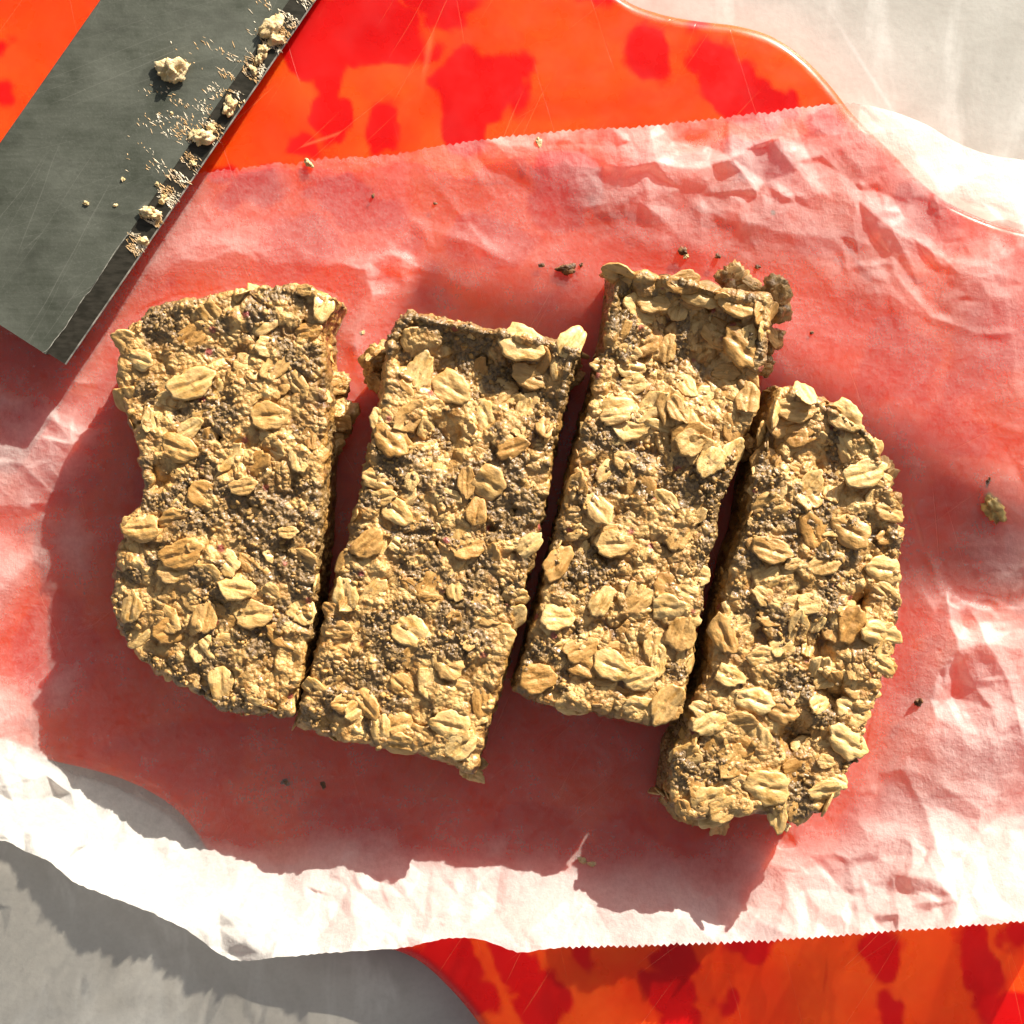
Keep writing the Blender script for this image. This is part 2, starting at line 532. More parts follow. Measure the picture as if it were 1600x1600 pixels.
# ------------------------------------------------------------------ cutting board
BO = [(900, -70), (975, -8), (1030, 15), (1090, 27), (1155, 35), (1212, 53), (1262, 88), (1302, 130), (1340, 178), (1395, 232),
      (1445, 282), (1490, 315), (1560, 345), (1650, 370), (1760, 420), (1880, 560), (1960, 900), (1990, 1300), (1900, 1720),
      (1500, 1840), (1050, 1820), (860, 1740), (790, 1665), (738, 1592), (700, 1548), (655, 1508), (605, 1487), (540, 1478),
      (460, 1462), (385, 1415), (330, 1345), (275, 1272), (190, 1222), (60, 1188), (-100, 1150), (-260, 1040), (-330, 700),
      (-320, 300), (-250, 0), (-60, -190), (300, -270), (620, -285), (800, -190)]
def build_board():
    cur = catmull(BO, 14)
    P = np.array([W(x, y)[:2] for x, y in cur])
    if ((P[:, 0] * np.roll(P[:, 1], -1) - np.roll(P[:, 0], -1) * P[:, 1]).sum()) < 0:
        P = P[::-1]
    tng = np.roll(P, -1, 0) - np.roll(P, 1, 0)
    tng /= np.linalg.norm(tng, axis=1)[:, None]
    nrm = np.stack([tng[:, 1], -tng[:, 0]], 1)
    r = .0028
    prof = [(-r * .6, -BOARD_T + .0002), (0, -BOARD_T + .001)]
    for a in np.linspace(0, math.pi / 2, 8):
        prof.append((-r + r * math.cos(a), -r + r * math.sin(a)))
    bm = bmesh.new()
    rings = [[bm.verts.new((*(P[i] + nrm[i] * o), z)) for i in range(len(P))] for o, z in prof]
    n = len(P)
    for a, b in zip(rings[:-1], rings[1:]):
        for i in range(n):
            f = bm.faces.new((a[i], a[(i + 1) % n], b[(i + 1) % n], b[i]))
            f.smooth = True
    from mathutils.geometry import delaunay_2d_cdt
    from mathutils import Vector as V2
    for ring, up in ((rings[-1], True), (rings[0], False)):
        co = [v.co.xy.copy() * 100 for v in ring]
        if up:      # dense points inside, to carry the pigment pattern
            gx, gy = np.meshgrid(np.arange(-30, 1640, 4.0), np.arange(-30, 1640, 4.0))
            G = np.c_[gx.ravel(), gy.ravel()]
            k = inside(cur, G) & (polydist(cur[::4], G) > 32)
            inner = [(W(x, y)[0], W(x, y)[1]) for x, y in G[k]]
            iv = [bm.verts.new((x, y, 0)) for x, y in inner]
            co += [V2((x * 100, y * 100)) for x, y in inner]
            pool = ring + iv
        else:
            pool = ring
        vs2, _, fs, orig, _, _ = delaunay_2d_cdt(co, [], [list(range(n))], 1, 1e-7)
        for f in fs:
            vv = [pool[orig[k][0]] for k in f]
            if not up:
                vv = vv[::-1]
            try:
                bm.faces.new(vv)
            except ValueError:
                pass
    me = bpy.data.meshes.new('cutting_board')
    bm.to_mesh(me)
    bm.free()
    me.materials.append(M_BOARD)
    co = np.zeros(len(me.vertices) * 3)
    me.vertices.foreach_get('co', co)
    co = co.reshape(-1, 3)
    Q = np.c_[co[:, 0] / S + 800, 800 - co[:, 1] / S]
    q3 = np.c_[Q, np.zeros(len(Q))]
    Qw = Q + np.c_[fbm(q3 / 42, 3, 3), fbm(q3 / 42, 3, 6)] * 24
    acc = np.full(len(Q), 9.0)
    for (x, y, rx, ry, a) in BLOTS:
        c_, s_ = math.cos(math.radians(a)), math.sin(math.radians(a))
        d_ = Qw - (x, y)
        e_ = np.hypot((d_[:, 0] * c_ + d_[:, 1] * s_) / rx, (-d_[:, 0] * s_ + d_[:, 1] * c_) / ry)
        acc = np.minimum(acc, 1 + (e_ - 1.08) * min(rx, ry) / 30)
    far = smooth(240, 420, Q[:, 1]) * smooth(1440, 1380, Q[:, 1])
    blot = np.maximum(smooth(1.22, .86, acc) * (1 - .55 * far), far * .45 * smooth(.24, .34, fbm(q3 / 105, 3, 70)))
    at = me.attributes.new('blot', 'FLOAT', 'POINT')
    at.data.foreach_set('value', blot.astype(np.float32))
    return link('cutting_board', me)
tag(build_board(), 'orange and red mottled plastic cutting board with wavy rounded outline under the baking paper', 'cutting board')

# ------------------------------------------------------------------ bar outlines (top-surface edges)
BARS = [
 dict(label='leftmost oat bar, crumbly, wavy outer side, a bite-like hollow in its left edge',
  top=[(203, 512), (235, 487), (275, 470), (330, 464), (375, 452), (430, 449), (470, 446), (520, 466)],
  bottom=[(215, 1018), (250, 1052), (300, 1075), (345, 1107), (400, 1115), (456, 1114)],
  left=[(203, 512), (190, 560), (187, 610), (205, 660), (218, 700), (231, 750), (222, 785), (198, 815), (184, 870), (178, 935), (192, 985), (215, 1018)],
  right=[(520, 466), (500, 510), (504, 560), (509, 620), (505, 700), (502, 780), (498, 850), (489, 930), (480, 1000), (468, 1060), (456, 1114)],
  t=.018, edges=[((185, 600), 60, -.002), ((200, 1000), 70, -.003)],
  pits=[((240, 745), 22, .003), ((450, 860), 14, .002), ((345, 540), 30, .0008)]),
 dict(label='second oat bar from the left, one flake standing upright at its top',
  top=[(640, 488), (700, 502), (760, 516), (820, 524), (870, 534), (905, 545)],
  bottom=[(464, 1133), (500, 1143), (560, 1160), (630, 1170), (690, 1186), (738, 1205)],
  left=[(640, 488), (606, 530), (600, 600), (590, 660), (576, 720), (561, 790), (545, 850), (525, 915), (508, 980), (490, 1045), (464, 1133)],
  right=[(905, 545), (888, 600), (872, 660), (859, 720), (848, 790), (835, 845), (818, 910), (804, 970), (788, 1035), (770, 1100), (738, 1205)],
  t=.0185, edges=[],
  pits=[((740, 580), 85, .0035), ((690, 690), 45, .0028), ((820, 610), 45, .0025), ((760, 665), 22, .002), ((640, 560), 30, .0015)]),
 dict(label='third oat bar from the left, set highest, its shaded top end with a raised rim',
  top=[(962, 424), (1010, 427), (1060, 434), (1100, 447), (1150, 459), (1200, 462)],
  bottom=[(808, 1078), (850, 1096), (880, 1106), (930, 1112), (980, 1124), (1030, 1132), (1066, 1102)],
  left=[(962, 424), (952, 510), (934, 590), (918, 650), (902, 710), (889, 770), (872, 840), (857, 900), (838, 965), (823, 1025), (808, 1078)],
  right=[(1200, 462), (1200, 520), (1184, 580), (1164, 672), (1143, 735), (1124, 780), (1113, 843), (1100, 890), (1093, 940), (1082, 1005), (1070, 1060), (1066, 1102)],
  t=.019, edges=[],
  pits=[((1070, 520), 80, .0036), ((1000, 590), 60, .003), ((1110, 590), 50, .002), ((985, 470), 30, .0012), ((1030, 690), 40, .0016)]),
 dict(label='rightmost oat bar, D shaped with a rounded crumbly right side and dark pits',
  top=[(1218, 606), (1262, 616), (1305, 640), (1345, 665), (1366, 690)],
  bottom=[(1045, 1255), (1075, 1276), (1130, 1272), (1180, 1268), (1240, 1278), (1285, 1262), (1308, 1215)],
  left=[(1218, 606), (1200, 655), (1192, 700), (1178, 745), (1166, 830), (1148, 875), (1134, 930), (1121, 975), (1108, 1030), (1098, 1080), (1076, 1135), (1054, 1180), (1045, 1255)],
  right=[(1366, 690), (1378, 740), (1396, 790), (1402, 850), (1404, 900), (1400, 960), (1386, 1015), (1374, 1070), (1352, 1120), (1342, 1170), (1308, 1215)],
  t=.0185, edges=[((1400, 900), 70, -.0025), ((1330, 1180), 60, -.002)],
  pits=[((1345, 940), 18, .0045), ((1305, 1085), 26, .005), ((1245, 1150), 26, .0035), ((1195, 700), 30, .0025), ((1290, 730), 50, .0025),
        ((1275, 1010), 30, .002), ((1165, 1175), 14, .002)]),
]
def bar_poly(b):
    return [tuple(p) for p in (b['top'] + b['right'][1:] + b['bottom'][::-1][1:] + b['left'][::-1][1:-1])]

# ------------------------------------------------------------------ baking paper
TOPC = [(-160, 300), (60, 292), (200, 284), (300, 272), (420, 258), (520, 247), (600, 243), (700, 226), (800, 213), (900, 203), (1000, 198),
        (1100, 187), (1200, 175), (1290, 164), (1345, 163), (1400, 176), (1450, 196), (1490, 220), (1540, 240), (1600, 250), (1680, 262), (1790, 290)]
BOTC = [(-160, 1262), (0, 1312), (40, 1330), (80, 1348), (115, 1378), (170, 1400), (240, 1428), (300, 1458), (362, 1500), (450, 1494),
        (540, 1487), (620, 1482), (680, 1470), (712, 1465), (760, 1470), (808, 1488), (860, 1482), (930, 1479), (1000, 1478), (1100, 1474),
        (1200, 1470), (1300, 1463), (1400, 1455), (1500, 1448), (1600, 1440), (1790, 1425)]
ZC = [(350, 280, 1.0), (550, 245, 1.2), (700, 225, 1.8), (900, 205, 2.6), (1100, 187, 2.8), (1200, 175, 3.5), (1340, 165, 2.2), (1450, 200, .5), (1600, 255, -3), (1780, 290, -5),
      (-150, 300, 1.5), (0, 450, 1), (-150, 700, 2), (100, 620, 1.6), (0, 760, 2.8), (20, 900, 2.6), (-150, 1000, 3), (0, 1060, 2.2),
      (1450, 300, 3.0), (1600, 380, 1.6), (1300, 260, 3.6), (1500, 470, 2.6), (1400, 560, .7), (1580, 640, .7), (1780, 600, 2), (1600, 880, 2.4), (1780, 1000, 5), (1600, 1060, 3.0),
      (1480, 1000, 3.4), (1600, 1250, 4.0), (1600, 1440, 18), (1780, 1430, 19), (1400, 1455, 17), (1200, 1470, 10), (1000, 1478, 13), (880, 1482, 14.5),
      (750, 1472, 14), (600, 1482, 17), (450, 1494, 21), (362, 1500, 24), (250, 1430, 23), (100, 1368, 22), (0, 1312, 20), (-150, 1265, 21), (-150, 1400, 28),
      (0, 1180, 5), (100, 1210, 2.6), (200, 1300, 4.0), (0, 1420, 28), (160, 1500, 30), (360, 1620, 32), (800, 1620, 22), (1200, 1620, 23), (1600, 1580, 25), (300, 1340, 4.0), (430, 1370, 4.0), (500, 1290, 1.3), (700, 1330, 2.3), (900, 1360, 2.8), (1150, 1400, 2.6), (1400, 1300, 3.0),
      (1400, 1180, 3.2), (1150, 1310, 2.0), (800, 1210, .5), (600, 1210, .5), (350, 1170, .8), (200, 1060, .7), (100, 1100, 1.8), (100, 950, .8),
      (500, 600, .4), (800, 600, .3), (800, 900, .3), (1100, 800, .3), (1100, 1150, .3), (1300, 900, .4), (400, 800, .3), (300, 560, .4), (1420, 760, .5),
      (300, 400, 2.6), (520, 440, 2.2), (600, 330, .5), (460, 330, .5), (800, 330, 1.5), (1000, 330, 2.4), (900, 420, .6), (1150, 350, 2.2), (1260, 470, .6)]
def tps():
    P = np.array([(a, b) for a, b, _ in ZC], float) / 1000
    z = np.array([c for *_, c in ZC], float)
    def U(r2):
        return r2 * np.log(r2 + 1e-9) * .5
    n = len(P)
    K = U(((P[:, None] - P[None]) ** 2).sum(-1)) + np.eye(n) * .0006
    A = np.zeros((n + 3, n + 3))
    Q = np.c_[np.ones(n), P]
    A[:n, :n] = K; A[:n, n:] = Q; A[n:, :n] = Q.T
    w = np.linalg.solve(A, np.r_[z, 0, 0, 0])
    def f(X):
        X = X / 1000
        out = np.zeros(len(X))
        for s in range(0, len(X), 50000):
            x = X[s:s + 50000]
            out[s:s + 50000] = U(((x[:, None] - P[None]) ** 2).sum(-1)) @ w[:n] + np.c_[np.ones(len(x)), x] @ w[n:]
        return out
    return f
ZTPS = tps()
RIDGES = [  # polyline, height mm, half width (layout units)
 ([(690, 300), (722, 340), (765, 392)], .9, 14), ([(612, 250), (578, 300)], .6, 22), ([(1085, 318), (1150, 345), (1215, 365), (1300, 374)], 1.2, 20),
 ([(1015, 203), (1015, 260), (1017, 340)], .8, 16), ([(1168, 205), (1166, 250), (1110, 255), (1060, 225)], 1.2, 24), ([(1250, 180), (1215, 290)], 1.0, 18),
 ([(1225, 308), (1255, 308)], .8, 8), ([(1314, 385), (1320, 414), (1385, 412)], 1.0, 10), ([(1390, 388), (1400, 430), (1450, 490), (1520, 515), (1580, 522)], 1.3, 13),
 ([(1460, 395), (1475, 418), (1540, 405), (1600, 392)], 1.1, 15), ([(1165, 410), (1180, 470), (1205, 500)], .7, 24), ([(1430, 900), (1440, 1000), (1470, 1080), (1510, 1160)], 1.5, 24),
 ([(1520, 960), (1545, 1010), (1575, 1060), (1600, 1150)], 2.2, 20), ([(1455, 875), (1470, 930), (1530, 950), (1640, 955)], 1.6, 18), ([(1475, 860), (1550, 850), (1640, 870)], 1.2, 22),
 ([(505, 460), (540, 520), (560, 560)], .8, 18), ([(600, 420), (680, 425), (740, 455)], 1.2, 22), ([(640, 440), (690, 475)], .9, 16),
 ([(240, 420), (300, 385), (355, 380)], 1.3, 26), ([(300, 440), (400, 420), (470, 405)], 1.0, 20), ([(150, 1215), (200, 1180), (270, 1148)], .9, 8),
 ([(395, 1140), (430, 1150), (510, 1200), (640, 1195), (700, 1230)], .5, 16), ([(720, 1180), (800, 1225), (860, 1280)], .6, 14), ([(1275, 1260), (1330, 1360), (1345, 1450)], .9, 14),
 ([(1380, 1150), (1440, 1260), (1480, 1350), (1520, 1400)], 1.1, 18), ([(1330, 1200), (1400, 1190), (1500, 1240), (1620, 1260)], 1.0, 20), ([(1040, 1330), (1080, 1400)], .6, 8),
 ([(120, 600), (200, 602)], .8, 9), ([(80, 655), (140, 690), (180, 680)], 1.3, 16), ([(30, 720), (80, 770), (130, 770)], 1.3, 14),
 ([(0, 790), (60, 800), (100, 840)], .9, 16), ([(130, 470), (190, 490)], 1.1, 14), ([(560, 430), (575, 405), (640, 405)], .8, 10), ([(300, 300), (330, 350)], .6, 14),
 ([(880, 250), (940, 330), (1010, 380)], .6, 26), ([(800, 250), (850, 300)], .6, 20), ([(1320, 580), (1440, 640), (1600, 620)], .3, 30), ([(1540, 560), (1600, 620)], .3, 20),
 ([(960, 1330), (1000, 1290), (1040, 1280)], .6, 14), ([(700, 1300), (760, 1390)], .6, 20), ([(300, 1280), (420, 1330), (560, 1330)], .6, 22), ([(1240, 520), (1290, 600), (1350, 640)], .6, 18),
 ([(1400, 730), (1450, 735), (1510, 730)], .5, 10), ([(1440, 790), (1520, 800)], .5, 14),
]
BOARD_POLY = catmull(BO, 4)
BAR_POLYS = [bar_poly(b) for b in BARS]
def facets(P, spacing, seed):
    """flat triangular facets with sharp folds between them: random heights on scattered corners"""
    from mathutils.geometry import delaunay_2d_cdt
    from mathutils import Vector as V2
    r = np.random.default_rng(seed)
    gx, gy = np.meshgrid(np.arange(-300, 1950, spacing), np.arange(0, 1800, spacing * .9))
    pts = np.c_[gx.ravel(), gy.ravel()] + r.uniform(-.48, .48, (gx.size, 2)) * spacing
    hv = r.normal(0, 1, len(pts))
    _, _, fs, orig, _, _ = delaunay_2d_cdt([V2(p) for p in pts], [], [], 0, 1e-7)
    out = np.zeros(len(P))
    order = np.argsort(P[:, 0], kind='stable')
    xs = P[order, 0]
    for f in fs:
        ids = [orig[k][0] for k in f]
        A, B, C = pts[ids]
        lo, hi = np.searchsorted(xs, [min(A[0], B[0], C[0]), max(A[0], B[0], C[0])])
        if lo == hi:
            continue
        ii = order[lo:hi]
        y = P[ii, 1]
        ii = ii[(y >= min(A[1], B[1], C[1])) & (y <= max(A[1], B[1], C[1]))]
        q = P[ii]
        d = (B[1] - C[1]) * (A[0] - C[0]) + (C[0] - B[0]) * (A[1] - C[1])
        a = ((B[1] - C[1]) * (q[:, 0] - C[0]) + (C[0] - B[0]) * (q[:, 1] - C[1])) / d
        b = ((C[1] - A[1]) * (q[:, 0] - C[0]) + (A[0] - C[0]) * (q[:, 1] - C[1])) / d
        m = (a >= 0) & (b >= 0) & (a + b <= 1)
        out[ii[m]] = (a * hv[ids[0]] + b * hv[ids[1]] + (1 - a - b) * hv[ids[2]])[m]
    return out
def paper_z(P):
    """height of the sheet (m) over layout points P (N,2), and how closely it touches the board"""
    ins = inside(BOARD_POLY, P)
    low = .35 - np.where(ins, 0, np.clip((polydist(BOARD_POLY, P) - 4) * .10, 0, 8.0))
    base = np.maximum(ZTPS(P), low)
    q = np.c_[P / 1000, np.zeros(len(P))]
    dbar = np.full(len(P), 1e9)
    for poly in BAR_POLYS:
        inb = inside(poly, P)
        dd = polydist(poly, P)
        dbar = np.minimum(dbar, np.where(inb, -dd, dd))
    calm = smooth(-5, 60, dbar)
    # faceted crumple: folded planes at several scales, each warped and windowed
    r = np.random.default_rng(21)
    warp = np.c_[fbm(q * 3, 3, 5), fbm(q * 3, 3, 9)] * .05
    X = P / 1000 + warp
    cr = np.zeros(len(P))
    for k in range(34):
        a = r.random() * math.pi
        n = np.array([math.cos(a), math.sin(a)])
        wl = .07 * 3.2 ** r.random()
        ph = r.random()
        tri = np.abs(((X @ n) / wl + ph) % 1 - .5) * 2
        win = smooth(.05, .5, vnoise(np.c_[P / 1000 * 3.5, np.full(len(P), k * 3.3)], k))
        cr += win * (tri ** 1.3) * wl * 9
    cr = cr - np.median(cr)
    amp = .30 + .55 * smooth(1.0, 4, base) + .5 * smooth(-.1, .5, vnoise(q * 2.4, 40))
    smoothz = np.exp(-(((P - (1430, 590)) / (190, 110)) ** 2).sum(1)) + np.exp(-(((P - (560, 330)) / (180, 60)) ** 2).sum(1)) \
        + np.exp(-(((P - (900, 440)) / (120, 60)) ** 2).sum(1)) + .5 * np.exp(-(((P - (500, 1220)) / (400, 110)) ** 2).sum(1))
    amp = amp * (1 - .85 * np.clip(smoothz, 0, 1))
    fine = np.zeros(len(P))
    for k in range(26):
        a = r.random() * math.pi
        n = np.array([math.cos(a), math.sin(a)])
        wl = .022 * 2.6 ** r.random()
        tri = np.abs(((X @ n) / wl + r.random()) % 1 - .5) * 2
        fine += smooth(.2, .6, vnoise(np.c_[P / 1000 * 8, np.full(len(P), 90 + k * 3.3)], k)) * tri * wl * 12
    cr = cr + .8 * fine
    wobble = np.c_[fbm(q * 9, 2, 15), fbm(q * 9, 2, 19)] * 16
    if len(P) > 1000:
        win2 = smooth(-.35, .45, vnoise(q * 5, 61))
        fac = facets(P + wobble, 120, 1) * .75 + facets(P + wobble, 52, 2) * .42 * (.4 + win2) + facets(P + wobble * .5, 24, 3) * .23 * win2
    else:
        fac = 0
    z = base + amp * (cr * .12 + fac * (1.55 + .5 * smooth(1000, 1250, P[:, 0]) + .5 * smooth(350, 100, P[:, 0]))) + .12 * fbm(q * 30, 3, 3)
    for pts, h, w in RIDGES:
        d = polydist(pts, P + fbm(q * 14, 2, 8)[:, None] * 14, closed=False)
        a_, b_ = np.array(pts[0], float), np.array(pts[-1], float)
        z += h * .30 * np.clip(1 - d / (w * 1.0), 0, 1) ** 1.2
    cap = .45 + 1.1 * np.clip(dbar / 60, 0, 10) + .9 * np.clip(dbar / 60, 0, 10) ** 2
    z = np.where(dbar < 10, .45 + (z - .45) * 0 + .25 * np.clip(fbm(q * 25, 2), -1, 1), .45 + (z - .45) * calm)
    z = np.minimum(z, cap)
    lo2 = low - .07
    z = lo2 + np.logaddexp(0, (z - lo2) * 5) / 5
    sd_ = polydist(BOARD_POLY, P) * np.where(ins, -1, 1)
    gap = z + 8.5 * smooth(0, 34, sd_)          # what lies below: the board, or past its edge the counter
    contact = np.exp(-(np.clip(gap - .45, 0, None) / 2.7) ** 1.3)
    return z * .001, contact, dbar

def build_paper():
    nu, nv = 780, 520
    x = np.linspace(-150, 1770, nu)
    tc, bc = catmull(TOPC, 8, False), catmull(BOTC, 3, False)
    ty, by = np.interp(x, tc[:, 0], tc[:, 1]), np.interp(x, bc[:, 0], bc[:, 1])
    r = np.random.default_rng(2)
    saw = (np.abs((x / 9.84) % 1 - .5) * 2 - .5)
    mt = smooth(290, 330, x) * smooth(1350, 1330, x)
    mb = smooth(860, 900, x)
    ragged = np.interp(x, np.linspace(-150, 1770, 330), r.normal(0, 1, 330))
    ty = ty + mt * (saw * 3.2 + ragged * (1.0 + 1.5 * smooth(760, 400, x)))
    by = by + mb * (saw * 4.6 + ragged * .8) + (1 - mb) * ragged * .7
    v = np.linspace(0, 1, nv)
    v = v[:, None]
    Y = ty[None] * (1 - v) + by[None] * v
    X = np.broadcast_to(x[None], Y.shape)
    P = np.stack([X, Y], -1).reshape(-1, 2)
    z, con, dbar = paper_z(P)
    V = WA(P, z)
    me = mesh_np('baking_paper', V, grid_faces(nv, nu), M_PAPER, True, {'contact': con})
    return link('baking_paper', me)
tag(build_paper(), 'crumpled translucent white baking paper with serrated edges lying under the oat bars', 'baking paper')

# ------------------------------------------------------------------ oat flakes
def flake_mesh(seed):
    r = np.random.default_rng(100 + seed)
    L = 1.0
    Wd = r.uniform(.52, .74)
    segs = 32
    a = np.linspace(0, 2 * math.pi, segs, endpoint=False)
    ph = r.random(4) * 6.28
    rad = 1 + .06 * np.sin(2 * a + ph[0]) + .07 * np.sin(3 * a + ph[1]) + .05 * np.sin(5 * a + ph[2]) + .035 * np.sin(9 * a + ph[3]) + .03 * r.normal(size=segs)
    if seed % 5 in (1, 3):     # broken end
        cut = r.uniform(.35, .8)
    else:
        cut = 2
    tops, bots = [], []
    rr = [.0, .14, .28, .42, .56, .69, .80, .9, 1.0]
    bendx, bendy, tw = r.uniform(-.12, .14), r.uniform(-.22, .16), r.uniform(-.15, .15)
    V = []
    def zbase(x, y):
        return bendx * x * x + bendy * y * y + tw * x * y
    lines = []
    for k, q in enumerate(rr):
        n = 1 if k == 0 else segs
        for s in range(n):
            x = q * rad[s] * math.cos(a[s]) * L if k else 0
            y = q * rad[s] * math.sin(a[s]) * Wd if k else 0
            x = min(x, cut)
            th = .10 * math.sqrt(max(0, 1 - (q * .96) ** 2.4)) + .02
            groove = .075 * math.exp(-(y / .11) ** 2) * (1 - q ** 3)
            lump = .05 * vnoise(np.array([[x * 2.3 + seed, y * 2.3, 0]]), 2)[0] + .035 * vnoise(np.array([[x * 2.5 + seed, y * 7, 0]]), 4)[0] \
                + .03 * vnoise(np.array([[x * 7 + seed, y * 9, 0]]), 5)[0]
            lump *= 1 - .6 * q ** 4
            V.append((x, y, zbase(x, y) + th - groove + lump))
    nt_ = len(V)
    for (x, y, z) in list(V):
        V.append((x, y, zbase(x, y) - .09 * max(0, 1 - math.hypot(x, y / Wd) ** 2) - .03))
    F = []
    def rg(k, s):
        return 0 if k == 0 else 1 + (k - 1) * segs + s % segs
    for s in range(segs):
        F.append((0, rg(1, s), rg(1, s + 1)))
        F.append((nt_, nt_ + rg(1, s + 1), nt_ + rg(1, s)))
        for k in range(1, len(rr) - 1):
            F.append((rg(k, s), rg(k + 1, s), rg(k + 1, s + 1))); F.append((rg(k, s), rg(k + 1, s + 1), rg(k, s + 1)))
            F.append((nt_ + rg(k, s), nt_ + rg(k, s + 1), nt_ + rg(k + 1, s + 1))); F.append((nt_ + rg(k, s), nt_ + rg(k + 1, s + 1), nt_ + rg(k + 1, s)))
        o = len(rr) - 1
        F.append((rg(o, s), nt_ + rg(o, s), nt_ + rg(o, s + 1))); F.append((rg(o, s), nt_ + rg(o, s + 1), rg(o, s + 1)))
    V = np.array(V) * .0040    # half length 4 mm
    return mesh_np('oat_flake', V, np.array(F), M_FLAKE)
FLAKES = [flake_mesh(i) for i in range(20)]
WHOLE = [f for i, f in enumerate(FLAKES) if i % 5 not in (1, 3)]

def lump_mesh(name, r0, seed, mat, rough=.35, sub=4, squash=(1, 1, .7)):
    bm = bmesh.new()
    bmesh.ops.create_icosphere(bm, subdivisions=sub, radius=1)
    P = np.array([v.co[:] for v in bm.verts])
    d = 1 + rough * fbm(P * 1.4, 3, seed) * 2.0 + rough * .75 * fbm(P * 4, 4, seed + 5, .6)
    P = P * d[:, None] * np.array(squash) * r0
    for v, p in zip(bm.verts, P):
        v.co = p
    me = bpy.data.meshes.new(name)
    bm.to_mesh(me)
    bm.free()
    me.polygons.foreach_set('use_smooth', np.ones(len(me.polygons), bool))
    me.materials.append(mat)
    return me

_bm = bmesh.new(); bmesh.ops.create_icosphere(_bm, subdivisions=1, radius=1)
ICO_V = np.array([v.co[:] for v in _bm.verts]); ICO_F = np.array([[v.index for v in f.verts] for f in _bm.faces]); _bm.free()
_bm = bmesh.new(); bmesh.ops.create_icosphere(_bm, subdivisions=2, radius=1)
ICO2_V = np.array([v.co[:] for v in _bm.verts]); ICO2_F = np.array([[v.index for v in f.verts] for f in _bm.faces]); _bm.free()

def rand_rot(n, r):
    q = r.normal(size=(n, 4))
    q /= np.linalg.norm(q, axis=1)[:, None]
    w, x, y, z = q.T
    return np.stack([1 - 2 * (y * y + z * z), 2 * (x * y - z * w), 2 * (x * z + y * w),
                     2 * (x * y + z * w), 1 - 2 * (x * x + z * z), 2 * (y * z - x * w),
                     2 * (x * z - y * w), 2 * (y * z + x * w), 1 - 2 * (x * x + y * y)], -1).reshape(n, 3, 3)

def blobs(name, pos, size, r, mat, big=False, R=None):
    BV, BF = (ICO2_V, ICO2_F) if big else (ICO_V, ICO_F)
    n = len(pos)
    sz = size if size.ndim == 2 else size[:, None] * r.uniform(.6, 1.25, (n, 3))
    V = BV[None] * (1 + r.normal(0, .2, (n, len(BV), 1))) * sz[:, None, :]
    if R is None:
        R = rand_rot(n, r)
    V = np.einsum('nij,nkj->nki', R, V) + pos[:, None]
    F = BF[None] + (np.arange(n) * len(BV))[:, None, None]
    return mesh_np(name, V.reshape(-1, 3), F.reshape(-1, 3), mat)

